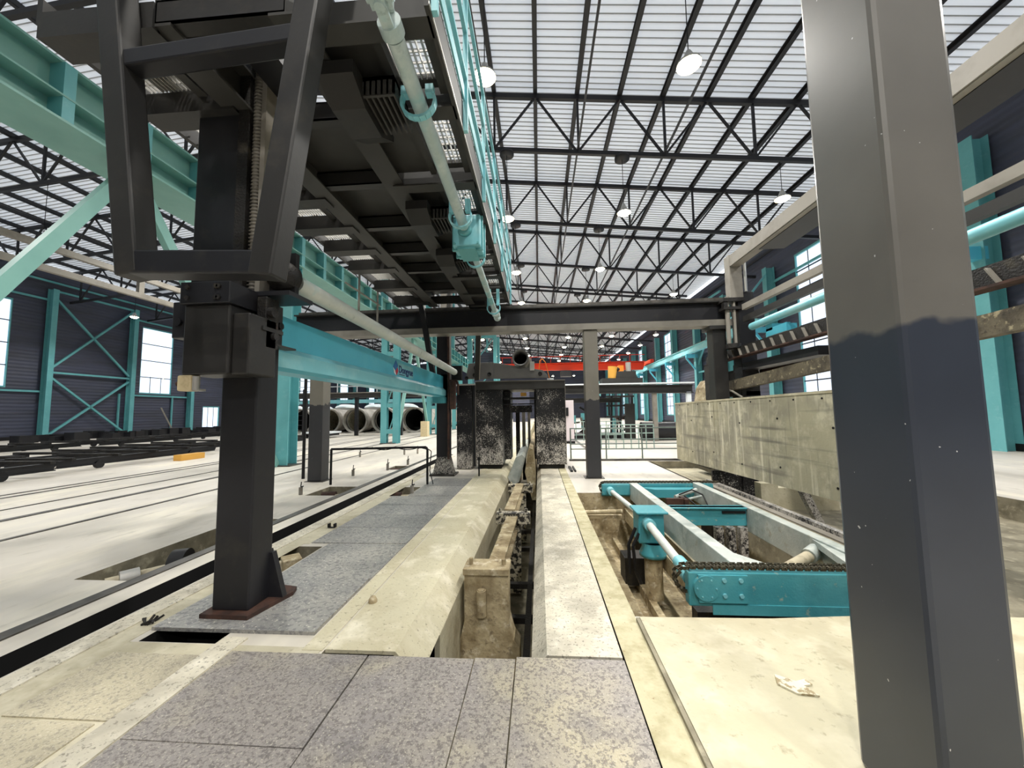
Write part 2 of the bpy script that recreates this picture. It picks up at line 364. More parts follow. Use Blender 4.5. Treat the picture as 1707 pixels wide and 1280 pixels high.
for nm, X in (('baseboard_left', XL+.06), ('baseboard_right', XR-.06)):
    q = MB(); q.box(X-.05, X+.05, Y0, Y1, 0, .25)
    if nm == 'baseboard_left': q = MB(); q.box(X-.05, X+.05, Y0, 39.5, 0, .25); q.box(X-.05, X+.05, 42, Y1, 0, .25)
    struct(q.build(nm, 'black', origin=(X, 0, 0)))

# ------------------------------------------------------------------ roof steel
TY = [2.9+6*i for i in range(15)]
PT = 3.52
topn = [.1+PT*k for k in range(-11, 5)]; botn = [-1.7+PT*k for k in range(-10, 5)]
def truss_chords(root, Y):
    for side in (0, 1):
        xa, xb = ((XL+.3, RX), (RX, XR-.3))[side]
        m = MB(); m.bar((xa, Y, zt(xa)), (xb, Y, zt(xb)), .16, .2); m.build('top_chord', 'truss', root)
        m = MB(); m.bar((xa, Y, zt(xa)-2.42), (xb, Y, zt(xb)-2.42), .14, .17); m.build('bottom_chord', 'truss', root)
def web_bars(Y):
    out = []
    nodes = sorted([(x, 't') for x in topn if XL+.4 < x < XR-.4] + [(x, 'b') for x in botn if XL+.4 < x < XR-.4])
    for (x, k), (x2, k2) in zip(nodes, nodes[1:]):
        z = lambda xx, kk: zt(xx)-(0 if kk == 't' else 2.42)
        out.append(((x, Y, z(x, k)), (x2, Y, z(x2, k2)), .08))
    for x, k in nodes:
        if k == 'b': out.append(((x+.04, Y, zt(x)-2.42), (x+.04, Y, zt(x)), .09))
    return out
detailed = None; simple = None
for i, Y in enumerate(TY):
    lab = f'black roof truss with zigzag web across the hall, {ORD[i-2]} in view from the camera' if i >= 2 else f'black steel roof truss above the left bay, {("almost over the camera", "just ahead of the camera")[i]}'
    near = i <= 6
    if near and detailed is None:
        t = thing('roof_truss', lab, 'truss', (RX, Y, zt(XL)-2.42), 'roof trusses spanning the hall'); detailed = t; t['_y'] = Y
        truss_chords(t, Y)
        for (p, q, w) in web_bars(Y): m = MB(); m.bar(p, q, w, w); m.build('web_bar', 'truss', t)
    elif near: dup(detailed, (0, Y-detailed['_y'], 0), lab)
    elif simple is None:
        t = thing('roof_truss', lab, 'truss', (RX, Y, zt(XL)-2.42), 'roof trusses spanning the hall'); simple = t; t['_y'] = Y
        truss_chords(t, Y)
        m = MB(); [m.bar(p, q, w, w) for (p, q, w) in web_bars(Y)]; m.build('web', 'truss', t)
    else: dup(simple, (0, Y-simple['_y'], 0), lab)
# purlins: long C sections lying on the trusses
base = None
for k in range(-21, 9):
    x = .1+1.76*k
    if abs(x-RX) < .3: continue
    m = MB()
    where = ('directly above the trench line' if k == 0 else f'{ORD[k-1]} to the right of the trench line' if k > 0 else f'{ORD[-k-1]} to the left of the trench line' if k >= -20 else 'nearest the left wall')
    m.channel((0, Y0, 0), (0, Y1, 0), .17, .22); o = m.build('roof_purlin', 'roofsteel', origin=(0, 0, 0)); o.location = (x, 0, zt(x)+.215)
    tag(o, f'long dark roof purlin under the white sheeting, {where}', 'purlin', 'roof purlins running down the hall')
# ties along the bottom chords
for x, w in ((-1.7, 'left of the lamps'), (1.82, 'between the two lamp rows'), (5.34, 'right of the lamp rows'), (-26.3, 'high in the left bay'), (-15.8, 'near the ridge in the left bay')):
    m = MB(); z = zt(x)-2.42; m.bar((x, Y0, z+.12), (x, Y1, z+.12), .07, .07)
    tag(m.build('roof_tie', 'roofsteel'), f'thin dark tie bar along the truss bottom chords, {w}', 'tie bar', 'tie bars along the roof')

# ------------------------------------------------------------------ lamps
def lamp(x, y, z, zc, lab, drum, energy=700):
    t = thing('pendant_lamp', lab, 'lamp', (x, y, z), 'pendant lamps under the roof')
    m = MB(); m.cyl((x, y, z+.35), (x, y, zc), .012, n=6); m.build('cord', 'black', t)
    m = MB(); m.lathe((x, y, z), (x, y, z+1), [(0, .27), (.05, .265), (.16, .14), (.28, .09), (.36, .05), (.36, 0)], 20); sh = m.build('lamp_shade', 'galv', t)
    m = MB(); m.lathe((x, y, z-.1), (x, y, z+1), [(0, .001), (.02, .15), (.08, .22), (.13, .22), (.16, .001)], 16); m.build('bulb', 'bulb', sh)
    if drum:
        m = MB(); m.lathe((x, y, zc-.3), (x, y, zc+1), [(0, 0), (0, .3), (.12, .3), (.14, .12), (.28, .12), (.3, .02)], 18); m.build('reel', 'truss', t)
    L = bpy.data.lights.new('lamp_light', 'SPOT'); L.energy = energy; L.spot_size = math.radians(150); L.spot_blend = .5; L.color = (1., .975, .935); L.shadow_soft_size = .2
    lo = bpy.data.objects.new('lamp_light', L); C.objects.link(lo); lo.parent = t; lo.location = (0, 0, -.28)
E0 = 1000
rows = [(-1.15, 'left'), (3.62, 'right')]
k = 0
for j, y in enumerate([-9.1, -3.1, 2.9, 8.6, 14.9, 20.9, 26.9, 32.9]):
    for x, nm in rows:
        if y < 8: lab = f'hanging high bay lamp in the {nm} lamp row, {("far behind the viewer", "behind the viewer", "just above the viewer")[j]}'
        else: lab = f'glowing high bay lamp on a cord, {ORD[j-3]} of the {nm} row counted from the camera'
        if y == 8.6: yy = 8.3 if nm == 'left' else 8.4
        else: yy = y
        lamp(x if j != 3 or nm == 'left' else 3.66, yy, 9.55, zt(x)-2.42+.05 if j not in (3,) else zt(x)+.1, lab, y > 12, E0)
for j, y in enumerate([38.9, 44.9, 50.9, 56.9, 68.9, 80.9]):
    for i, x in enumerate((-5.9, -1.3, 3.2, 7.7, 12.2)):
        lamp(x, y, 9.3, zt(x)-2.4, f'small distant glowing lamp, {ORD[i]} from the left in the {ORD[j]} of the far lamp lines', False, 900)
for j, y in enumerate([2.9, 14.9, 26.9, 38.9, 56.9]):
    for i, x in enumerate((-32., -22.5, -13.)):
        lamp(x, y, 9.5, zt(x)-2.4, f'glowing lamp over the left bay, {ORD[j]} line from the camera, {("nearest the left wall", "mid bay", "nearest the teal columns")[i]}', False, 1100)
for j, y in enumerate([2.9, 14.9, 26.9]):
    lamp(9.8, y, 9.8, zt(9.8)-2.4, f'glowing lamp close to the right wall, {ORD[j]} from the camera', False, 900)

# ------------------------------------------------------------------ wall columns, girts, bracing
def hcol(name, x, y, z1, lab, group, m='teal', w=.45, h=.5, z0=0.):
    b = MB(); b.ibeam((x, y, z0), (x, y, z1), w, h, .03, .025, up=(1, 0, 0))
    return tag(b.build(name, m), lab, 'column', group)
for i, y in enumerate([-4.2, 1.8, 7.8, 13.8, 19.7, 25.8, 31.7, 37.7, 43.6, 49.6, 55.6, 61.6, 67.6, 73.6, 79.6, 85.6]):
    b = MB(); b.ibeam((XL+.35, y, 0), (XL+.35, y, 11.6), .36, .5, .03, .025, up=(1, 0, 0)) ; o = b.build('wall_column', 'teal')
    lab = (f'teal steel column against the dark left wall, {ORD[i-5]} visible from the left picture edge' if i >= 5 else f'teal steel column on the left wall beside the viewer, {ORD[4-i]} back from the picture edge')
    tag(o, lab, 'column', 'teal columns along the left wall')
for i, y in enumerate([1.5, 7.5, 13.6, 19.5, 25.4, 31.2, 37., 43., 49., 55., 61., 67., 73., 79., 85.]):
    b = MB(); b.ibeam((XR-.35, y, 0), (XR-.35, y, 10.9), .45, .55, .03, .025, up=(1, 0, 0)); o = b.build('wall_column', 'teal')
    lab = (f'teal steel column against the right wall, {ORD[i-2]} one counted away from the camera' if i >= 2 else f'teal column on the right wall {("beside", "diagonally ahead of")[i]} the viewer')
    tag(o, lab, 'column', 'teal columns along the right wall')
def girt(x, y0, y1, z, lab, m='teal', w=.1):
    b = MB(); b.bar((x, y0, z), (x, y1, z), w, w*1.4); tag(b.build('wall_girt', m), lab, 'girt', 'horizontal girts on the hall walls')
girt(XL+.15, 13.8, 25.6, 10.75, 'thin teal girt over the leftmost window'); girt(XL+.15, 31.9, 49.4, 10.75, 'thin teal girt over the second left window')
girt(XL+.15, 31.9, 37.5, 3.6, 'thin teal girt under the second left window'); girt(XL+.15, 13.8, 25.6, 3.6, 'thin teal girt under the leftmost window')
girt(XL+.15, 13.8, 60, 12.2, 'long teal eaves girt at the top of the left wall')
girt(XR-.12, 13.8, 25.2, 9.9, 'teal girt running into the top of the right window'); girt(XR-.12, 13.8, 25.2, .8, 'teal girt below the tall right window')
girt(XR-.12, 13.8, 60, 12.1, 'dark eaves girt at the top of the right wall', 'truss')
for y, w in ((31.0, 'left'), (35.9, 'right')):
    b = MB(); b.bar((XL+.12, y, 0), (XL+.12, y, 3.7), .12, .12); tag(b.build('window_stud', 'teal'), f'slim teal stud under the {w} side of the second left window', 'stud')
bt = thing('cross_bracing', 'double teal X bracing between two columns on the left wall', 'bracing', (XL+.35, 28.8, 0))
for p, q in (((25.9, 5.35), (31.5, 11.3)), ((25.9, 11.0), (31.5, 5.3)), ((25.9, 5.1), (31.5, 5.1)), ((25.9, 4.8), (31.5, 0.1)), ((25.9, 0.1), (31.5, 4.8)), ((25.9, 11.5), (31.5, 11.5))):
    m = MB(); m.bar((XL+.35, *p), (XL+.35, *q), .14, .14); m.build('brace', 'teal', bt)
b2 = dup(bt, (XR-.35-(XL+.35), 31.8-25.9+.1, 0), 'teal X bracing between two columns low on the right wall')
for i, (y0_, y1_) in enumerate(((19.6, 25.3), (25.6, 31.1))):
    m = MB(); m.bar((XR-.35, y1_ if i == 0 else y0_, 10.7), (XR-.35-(2.6 if i == 0 else 0), y1_ if i == 0 else y1_, 7.5), .12, .12)
    if i == 0: tag(m.build('knee_brace', 'teal'), 'sloping teal brace beside the tall right window column', 'brace')

# right crane runway on brackets
t = thing('crane_runway', 'teal crane runway girder on brackets along the right wall', 'girder', (14.6, 25.4, 7))
m = MB(); m.ibeam((14.6, 25.4, 7.2), (14.6, 88, 7.2), .35, .6, .03, .02); m.build('girder', 'cyan_light', t)
m = MB(); m.bar((14.6, 25.4, 7.55), (14.6, 88, 7.55), .07, .1); m.build('rail', 'rail_steel', t)
for i, y in enumerate([25.4, 31.2, 37., 43., 49., 55., 61., 67.]):
    m = MB(); m.box(14.35, 15.4, y-.12, y+.12, 6.55, 6.9); m.bar((14.4, y, 6.5), (15.3, y, 5.3), .12, .14); m.build('bracket', 'cyan', t)
t = thing('runway_bracket', 'teal bracket with strut on the first right wall column', 'bracket', (15, 13.6, 6))
m = MB(); m.box(14.0, 15.4, 13.45, 13.75, 6.5, 6.95); m.build('arm', 'cyan', t); m = MB(); m.bar((14.1, 13.6, 6.4), (15.3, 13.6, 5.3), .12, .14); m.build('strut', 'cyan', t)

# middle row columns + girder
tg = thing('crane_girder', 'long pale teal crane girder with stiffened web above the left bay', 'girder', (-7.8, 20, 6.0))
m = MB(); m.box(-8.42, -7.42, Y0+1, 62, 6.2, 6.24); m.build('bottom_flange', 'girder_teal', tg)
m = MB(); m.box(-7.75, -7.72, Y0+1, 62, 6.24, 7.2); m.build('web', 'girder_teal', tg)
m = MB(); m.box(-7.95, -7.5, Y0+1, 62, 7.2, 7.24); m.build('top_flange', 'girder_teal', tg)
m = MB(); m.box(-8.42, -8.38, Y0+1, 62, 6.24, 6.5); m.build('edge_strip', 'girder_teal', tg)
m = MB(); m.box(-7.72, -7.44, Y0+1, 62, 6.62, 6.65); m.build('web_rib', 'girder_teal', tg)
for i in range(34):
    y = .3+1.2*i; m = MB(); m.box(-7.72, -7.45, y-.08, y+.08, 6.24, 7.2); m.build('stiffener', 'teal', tg)
m = MB(); m.bar((-7.72, Y0+1, 7.3), (-7.72, 62, 7.3), .07, .12); m.build('rail', 'rail_steel', tg)
def midcol(y, lab, lattice):
    t = thing('lattice_column' if lattice else 'bay_column', lab, 'column', (-7.7, y, 0), 'teal columns between the two bays')
    if lattice:
        for x in (-8.02, -7.38):
            m = MB(); m.ibeam((x, y, 0), (x, y, 6.2), .32, .26, .015, .012, up=(0, 1, 0)); m.build('chord', 'teal', t)
        k = 0; z = .5
        while z < 6: m = MB(); m.box(-7.9, -7.5, y-.12, y+.12, z, z+.22); m.build('batten', 'teal', t); z += 1.35
        m = MB(); m.bar((-7.9, y, .2), (-7.5, y, 1.5), .05, .05); m.bar((-7.9, y, 2.), (-7.5, y, 3.2), .05, .05); m.build('lacing', 'teal', t)
    else:
        m = MB(); m.ibeam((-7.74, y, 0), (-7.74, y, 6.2), .5, .45, .02, .02, up=(0, 1, 0)); m.build('shaft', 'teal', t)
        m = MB(); m.box(-8.25, -8.1, y-.15, y+.15, 0, 6.2)
        z = .4
        while z < 6: m.box(-8.15, -7.95, y-.02, y+.02, z, z+.06); z += .35
        m.build('rear_chord', 'teal', t)
    m = MB(); m.bar((-8.1, y, 6.24), (-8.1, y, zt(-8.1)-2.4), .3, .3); m.build('upper_shaft', 'teal', t)
    m = MB(); m.box(-8.15, -7.35, y-.3, y+.3, 0, .03); m.build('base_plate', 'rail_steel', t)
midcol(2.8, 'teal bay column outside the left picture edge beside the viewer', False)
midcol(10.9, 'teal column just right of the near black lift column, in the left middle ground', False)
midcol(18.9, 'teal lattice column with battens behind the blue beam lettering', True)
for i, y in enumerate([26.8, 34.8, 42.8, 50.8, 58.8]):
    midcol(y, 'slim distant teal column left of the gantry, '+('nearest with a patched stone block at its foot', 'next one behind the block column', 'third behind the block column', 'fourth behind the block column', 'farthest')[i], True)
for (y, z), foot, lab in (((6.35, 6.15), ((2.85, .05), (10.62, .03)), 'pale teal inverted V brace under the near crane girder'), ((22.8, 6.15), ((19.95, .03), (26.0, .03)), 'white inverted V brace seen beneath the blue lettered beam')):
    t = thing('portal_brace', lab, 'brace', (-7.8, y, 0), 'inverted V braces under the crane girder')
    m = MB(); m.bar((-7.8, y-.1, z), (-7.8, foot[0][0], foot[0][1]), .14, .2); m.build('strut', 'girder_teal', t)
    m = MB(); m.bar((-7.8, y+.1, z), (-7.8, foot[1][0], foot[1][1]), .14, .2); m.build('strut', 'girder_teal', t)
    m = MB(); m.box(-7.85, -7.75, y-.35, y+.35, z-.35, z+.05); m.build('gusset', 'girder_teal', t)
# second runway at the far left
t = thing('twin_rail_runway', 'grey twin rail runway hanging high in the left bay', 'runway', (-16, 14, 6.4))
for z in (6.42, 7.15):
    m = MB(); m.bar((-16, Y0+2, z), (-16, 21, z), .16, .2); m.build('rail', 'edgegrey', t)
for y in (1., 5.4, 9.2, 13.6, 17.8): m = MB(); m.bar((-16, y, 6.42), (-16, y, 7.15), .14, .2); m.build('upright', 'edgegrey', t)
m = MB(); m.ibeam((-16, 20.8, 0), (-16, 20.8, 7.1), .3, .3); m.build('post', 'dark', t)
m = MB(); m.ibeam((-16, -3, 0), (-16, -3, 7.1), .3, .3); m.build('post', 'dark', t)

exec_marker = 0
# ------------------------------------------------------------------ front floor plates
def plate(x0, x1, y0, y1, lab, m='plate', z=0., th=.01, name='floor_plate', grp='steel plates covering the floor'):
    b = MB(); b.box(x0, x1, y0, y1, z, z+th); return tag(b.build(name, m), lab, 'plate', grp)
plate(-1.98, -1.086, .3, 1.712, 'speckled steel floor plate at the bottom edge of the picture, left of centre')
plate(-1.98, -1.09, 1.718, 2.36, 'speckled steel floor plate under the left slab end, with dark oil blot')
plate(-1.08, -.424, .3, 2.36, 'wide speckled steel floor plate in the bottom centre')
plate(-.418, -.172, .3, 2.37, 'narrow worn floor plate below the casting in the trench')
plate(-.165, .48, .3, 2.39, 'dark speckled floor plate in front of the right trench slab')
plate(-2.74, -2.16, 1.81, 2.31, 'smooth dusty floor plate just below the near column foot', 'plate_dusty')
plate(-2.72, -2.20, .3, 1.79, 'dusty floor plate in the bottom left corner', 'plate_dusty')
plate(-2.76, -1.56, 2.56, 3.40, 'blue-grey speckled plate carrying the foot of the near black column', 'plate_blue', th=.025)
plate(-2.47, -1.56, 3.41, 4.30, 'blue-grey speckled plate beside the near roller pit', 'plate_blue')
ysm = [4.315, 4.91, 5.51, 6.12, 6.76]
for i in range(4): plate(-2.70, -1.56, ysm[i]+.01, ysm[i+1], f'grey plate in the walkway left of the trench slab, {ORD[i]} beyond the roller pit', 'plate_blue')
plate(-2.42, -1.56, 6.78, 7.7, 'grey walkway plate beside the small square pit', 'plate_blue'); plate(-2.42, -1.56, 7.72, 8.6, 'last grey walkway plate before the gantry', 'plate_blue')
o = MB(); o.extr([(-1.96, 2.36), (-1.5, 2.44), (-1.42, 2.44), (-1.42, 2.38)], 'z', 0, .006)
tag(o.build('oil_stain', 'black'), 'black oil blot at the corner of the front plates', 'stain'); 
bpy.data.objects.remove(bpy.data.objects['oil_stain'])
b = MB(); b.box(-1.545, -1.41, 2.40, 60, -.04, .006); tag(b.build('edge_strip', 'slabtop'), 'dusty beige strip between the walkway plates and left slab', 'strip')
b = MB(); b.box(-2.155, -1.99, .3, 2.5, 0, .012); tag(b.build('edge_strip', 'slabright'), 'beige concrete strip between the bottom left plates', 'strip')
b = MB(); b.box(.49, .67, .3, 11., -.04, .004); tag(b.build('edge_strip', 'ochre'), 'ochre dirt covered strip right of the trench slab', 'strip')
b = MB(); b.box(-3.12, -2.95, -3, 13, 0, .012); tag(b.build('edge_strip', 'slabright'), 'narrow beige strip along the near side of the black floor slot', 'strip')
q = MB(); q.box(-2.95, -1.42, .3, 2.43, .0, .003); q.box(-2.95, -2.78, 2.43, 9.0, .0, .003); q.box(-2.78, -2.71, 4.3, 6.76, 0, .003); q.box(.49, .68, 11, 12, 0, .003)
struct(q.build('floor_apron', 'apron'))
# rails set in the floor
for x, w, lab in ((-3.72, .09, 'dark rail just left of the black floor slot'), (-6.68, .05, 'first thin rail line in the left floor'), (-7.98, .12, 'second broad worn rail line in the left floor'), (-8.9, .04, 'faint third rail line in the left floor'),
                  (-10.25, .06, 'fourth rail line in the left floor near the racks'), (-10.62, .06, 'fifth rail line in the left floor paired with the fourth'), (1.9, .08, 'rail line in the floor behind the fence')):
    b = MB(); b.box(x-w/2, x+w/2, -8 if x < 0 else 13, 60, 0, .012); b.box(x-w/2-.05, x-w/2-.02, -8 if x < 0 else 13, 60, 0, .004)
    tag(b.build('floor_rail', 'rail_steel'), lab, 'rail', 'rails set into the hall floor')
# trench slabs
ts = thing('trench_slab', 'left beige slab with bevelled lip along the trench', 'slab', (-1.2, 2.42, -1.1))
m = MB()
m.extr([(-1.40, 0), (-.94, 0), (-.78, -.16), (-.80, -.18), (-.95, -.022), (-1.40, -.022)], 'y', 2.42, 60); m.build('cover', 'slabtop', ts)
m = MB(); m.box(-.82, -.78, 2.9, 60, -1.12, -.17); m.build('trench_side', 'beige', ts)
m = MB(); m.box(-1.25, -1.0, 2.8, 60, -1.1, -.05); m.build('trench_support', 'black', ts)
ts = thing('trench_slab', 'right pale slab beside the trench with steep lip', 'slab', (.25, 2.42, -1.1))
m = MB(); m.extr([(.02, 0), (.48, 0), (.48, -.022), (.03, -.022), (-.06, -.13), (-.08, -.12)], 'y', 2.43, 60); m.build('cover', 'slabright', ts)
m = MB(); m.box(-.08, -.04, 2.9, 60, -1.12, -.125); m.build('trench_side', 'ochre', ts)
m = MB(); m.box(.1, .3, 2.8, 60, -1.1, -.05); m.build('trench_support', 'black', ts)
m = MB(); m.box(-.08, -.07, 2.43, 2.9, -1.1, -.12); m.build('trench_end', 'ochre', ts)

# castings and rail beams in the trench
def saddle(y, lab, m, top=.03, bot=-.95, w=.21, cx=-.53, g='saddles carrying the rail beam in the trench'):
    t = thing('rail_saddle', lab, 'saddle', (cx, y, bot), g)
    b = MB(); b.extr([(cx-w, top-.06), (cx+w, top-.06), (cx+w, -.45), (cx+w+.04, -.6), (cx+w+.10, -.68), (cx+w+.10, bot), (cx-w-.10, bot), (cx-w-.10, -.68), (cx-w-.04, -.6), (cx-w, -.45)], 'y', y, y+.22); b.build('body', m, t, .008)
    b = MB(); b.box(cx-w-.01, cx+w+.01, y-.02, y+.24, top-.06, top); b.build('cap', m, t, .006)
    b = MB(); b.cyl((cx-.04, y-.04, -.15), (cx-.04, y-.04, -.38), .045, n=14); b.cyl((cx-.04, y-.05, -.14), (cx-.04, y-.05, -.15), .03, n=10); b.build('guide_sleeve', m, t)
    b = MB(); b.bolt((cx-w+.05, y+.1, top), (0, 0, 1), .02, .06); b.bolt((cx+w-.05, y+.1, top), (0, 0, 1), .022, .05); b.build('nut', m, t)
    return t
saddle(3.62, 'large dirt coated casting standing in the near end of the trench', 'mud')
def crosshead(y, lab):
    t = thing('cross_saddle', lab, 'saddle', (-.42, y, -.95), 'speckled cross saddles on the rail beam')
    b = MB(); b.box(-.66, -.16, y, y+.16, -.13, .03); b.build('crossbar', 'splash_heavy', t, .008)
    b = MB(); b.box(-.5, -.3, y+.02, y+.14, -1.1, -.13); b.build('stem', 'splash_heavy', t)
    b = MB(); b.bolt((-.6, y+.08, .03), (0, 0, 1), .022, .05); b.bolt((-.22, y+.08, .03), (0, 0, 1), .022, .05); b.build('nut', 'splash_heavy', t)
crosshead(5.55, 'speckled black and beige cross saddle, nearer of two in the trench')
crosshead(7.7, 'black speckled cross saddle farther along the trench')
for y0_, y1_, lab, z in ((3.84, 5.6, 'dirt covered rail beam from the near casting to the first cross saddle', .0), (5.7, 7.75, 'rail beam between the two cross saddles in the trench', .06)):
    t = thing('rail_beam', lab, 'beam', (-.45, y0_, -.3))
    b = MB(); b.ibeam((-.47, y0_, z-.12), (-.42, y1_, z-.12), .16, .22, .03, .03); b.build('beam', 'mud', t)
    b = MB(); b.box(-.62, -.58, y0_, y1_, -.3, -.26); b.build('guide_strip', 'mud', t)
b = MB(); b.box(-.72, -.68, 3.9, 10, -.75, -.70); b.box(-.18, -.12, 3.0, 10, -.62, -.58); 
for y in (4.2, 5.0, 6.3, 7.2, 8.4): b.box(-.78, -.08, y, y+.08, -.78, -.72)
tag(b.build('trench_frame', 'grime'), 'dark grimy frame low inside the trench', 'frame')
b = MB(); b.extr([(-.36, 0.1), (-.20, -.55), (-.10, -.55), (-.12, .1), (-.16, .62), (-.26, .66)], 'y', 8.9, 16.)
o = tag(b.build('slurry_block', 'mud'), 'tall dirt crusted block standing in the trench through the gantry opening', 'block')
b = MB(); b.extr([(-.80, -.1), (-.60, .38), (-.44, .46), (-.36, .36), (-.52, -.2), (-.7, -.3)], 'y', 9.3, 15.)
tag(b.build('slanted_cover', 'machine_white'), 'pale blue slanted metal cover in the gantry opening', 'cover')
# front right slab
b = MB(); b.extr([(.69, .3), (9, .3), (9, 2.95), (3.2, 2.95), (2.3, 2.93), (1.6, 2.86), (.69, 2.84)], 'z', 0, .03)
tag(b.build('concrete_slab', 'beige'), 'raised beige concrete slab in the lower right with a dark edge', 'slab')
b = MB(); b.box(.665, .688, .3, 2.84, 0, .026); tag(b.build('slab_edging', 'pitwall'), 'brown steel edging along the left side of the raised slab', 'edging')
b = MB(); b.extr([(1.24, 2.2), (1.27, 2.27), (1.35, 2.22), (1.41, 2.24), (1.42, 2.2), (1.37, 2.19), (1.40, 2.12), (1.30, 2.13)], 'z', .031, .04)
tag(b.build('torn_card', 'paper'), 'torn scrap of whitish card lying on the raised slab', 'scrap')
# debris
random.seed(3)
b = MB(); 
for i in range(9): x, y = -2.88+random.uniform(-.05, .06), 2.64+random.uniform(-.03, .03); b.bar((x, y, .008), (x+random.uniform(-.07, .07), y+random.uniform(-.03, .05), .03), .012, .012)
tag(b.build('wire_scrap', 'grime'), 'small tangle of dark wire by the near column foot plate', 'scrap')
b = MB(); b.lathe((-1.36, 3.02, 0), (-1.36, 3.02, 1), [(0, .035), (.02, .034), (.045, .02), (.05, 0)], 9); tag(b.build('mortar_lump', 'mud'), 'small pale lump on the left trench slab', 'lump')
for i, (x, y, s) in ((1, (-2.78, 4.9, .05)),):
    b = MB(); b.box(x-s, x+s, y-s*.5, y+s*.5, .01, .012); b.box(x-s, x-s*.6, y-s*.5, y+s*.5, .012, .06); b.box(x+s*.6, x+s, y-s*.5, y+s*.5, .012, .06)
    tag(b.build('clamp_lug' if i else 'mortar_lump', ('mud', 'black')[i]), ('small pale lump on the left trench slab', 'small black lug pair on the walkway edge')[i], ('lump', 'lug')[i])

# ------------------------------------------------------------------ pit contents on the left
def geared_motor(x, y, z, d, lab, s=1., m='motor'):
    t = thing('geared_motor', lab, 'motor', (x, y, z-.15), 'small motors in the floor pits')
    x0 = V((x, y, z)); d = V(d).normalized()
    b = MB(); b.cyl(x0, x0+d*.34*s, .085*s, n=18); 
    for i in range(10):
        tt = 2*math.pi*i/10; e = V((-d.y, d.x, 0))*math.cos(tt)+V((0, 0, 1))*math.sin(tt); b.bar(x0+e*.09*s, x0+d*.3*s+e*.09*s, .008, .008)
    hs = b.build('housing', m, t)
    b = MB(); b.cyl(x0-d*.05*s, x0, .095*s, n=18); b.cyl(x0-d*.055*s, x0-d*.05*s, .05*s, n=12); b.build('fan_cover', m, hs)
    b = MB(); b.bar(x0+d*.34*s, x0+d*.52*s, .2*s, .2*s); b.build('gearbox', 'mud', t, .01)
    b = MB(); b.cyl(x0+d*.5*s, x0+d*.85*s, .03*s, n=12); b.build('shaft', m, t)
    b = MB(); b.bar(x0+d*.15*s-V((0, 0, .1)), x0+d*.15*s-V((0, 0, .24)), .12, .1); b.build('foot', 'mud', t)
geared_motor(-4.1, 4.75, -.10, (.25, 1, 0), 'cream geared motor in the long pit left of the near column')
geared_motor(-2.98, 3.62, -.10, (1, .9, 0), 'pale motor with end cap in the pit right of the near column')
t = thing('friction_roller', 'dark friction wheel with cream shaft in the long left pit', 'roller', (-4.0, 3.8, -.3))
b = MB(); b.cyl((-4.05, 3.95, -.12), (-3.92, 4.0, -.12), .16, n=24); b.build('wheel', 'rubber', t)
b = MB(); b.cyl((-4.3, 3.5, -.12), (-4.0, 3.9, -.12), .045, n=14); b.build('shaft', 'motor', t)
b = MB(); b.cyl((-4.22, 3.56, -.12), (-4.14, 3.68, -.12), .085, n=16); b.build('bearing', 'galv', t)
b = MB(); b.box(-4.25, -3.85, 3.6, 4.2, -.34, -.28); b.build('base', 'grime', t)
for x, y, lab in ((-4.1, 7.2, 'roller set in the square pit left of the slot, under the bent pipe'), (-2.75, 7.15, 'roller set in the square pit right of the slot'), (-3.98, 10.3, 'roller set in the far small pit')):
    t = thing('pit_roller', lab, 'roller', (x, y, -.28), 'rollers in the small floor pits')
    b = MB(); b.cyl((x-.2, y, -.1), (x+.05, y+.05, -.1), .09, n=16); b.build('wheel', 'rust', t)
    b = MB(); b.cyl((x, y, -.1), (x+.22, y+.08, -.1), .04, n=12); b.build('shaft', 'motor', t); b = MB(); b.box(x-.25, x+.2, y-.15, y+.2, -.3, -.2); b.build('base', 'mud', t)
# bent black pipe barrier and stub valves
t = thing('pipe_barrier', 'black bent pipe hoop barrier over the small pits with a looping cable', 'barrier', (-3.45, 7.87, 0))
b = MB(); b.path([(-4.52, 7.87, 0), (-4.52, 7.87, .76), (-2.42, 7.87, .79)], .025, 10); b.path([(-2.42, 7.87, .79), (-2.39, 7.87, .74), (-2.39, 7.87, 0)], .025, 10); b.build('hoop', 'black', t)
pts = [(-3.6, 7.85, .80)]
for i in range(1, 25): u = i/24; pts.append((-3.6+1.25*u, 7.85, .79-.05*abs(math.sin(u*math.pi*2.4))))
pts += [(-2.30, 7.85, .7), (-2.33, 7.84, .3), (-2.25, 7.82, .02)]
b = MB(); b.path(pts, .01, 6); b.build('cable', 'rubber', t)
for x, y, h, lab in ((-4.55, 6.9, .2, 'nearest stub with wire tip left of the first pit'), (-4.1, 9.9, .25, 'stub seen through the hoop, second from right'), (-4.6, 9.0, .22, 'stub seen through the hoop, leftmost'), (-3.9, 10.9, .22, 'stub beyond the hoop near the small far pit'),
                     (-2.42, 7.0, .22, 'stub beside the square pit right of the slot'), (-5.0, 13.6, .25, 'stub standing behind the hoop top, centre'), (-4.6, 13.9, .25, 'stub standing behind the hoop top, right'), (-6.4, 13.0, .25, 'stub standing behind the hoop top, left')):
    t = thing('pipe_stub', 'small grey floor '+lab, 'pipe stub', (x, y, 0), 'small pipe stubs sticking out of the floor')
    b = MB(); b.cyl((x, y, 0), (x, y, h*.7), .035, n=10); b.build('stub', 'edgegrey', t)
    b = MB(); b.cyl((x, y, h*.7), (x+.01, y, h*1.2), .01, n=6); b.cyl((x, y, h*.72), (x+.05, y, h*.8), .012, n=6); b.build('wire', 'black', t)
t = thing('marker_post', 'short black post with knob standing before the gantry', 'post', (-1.45, 9.0, 0))
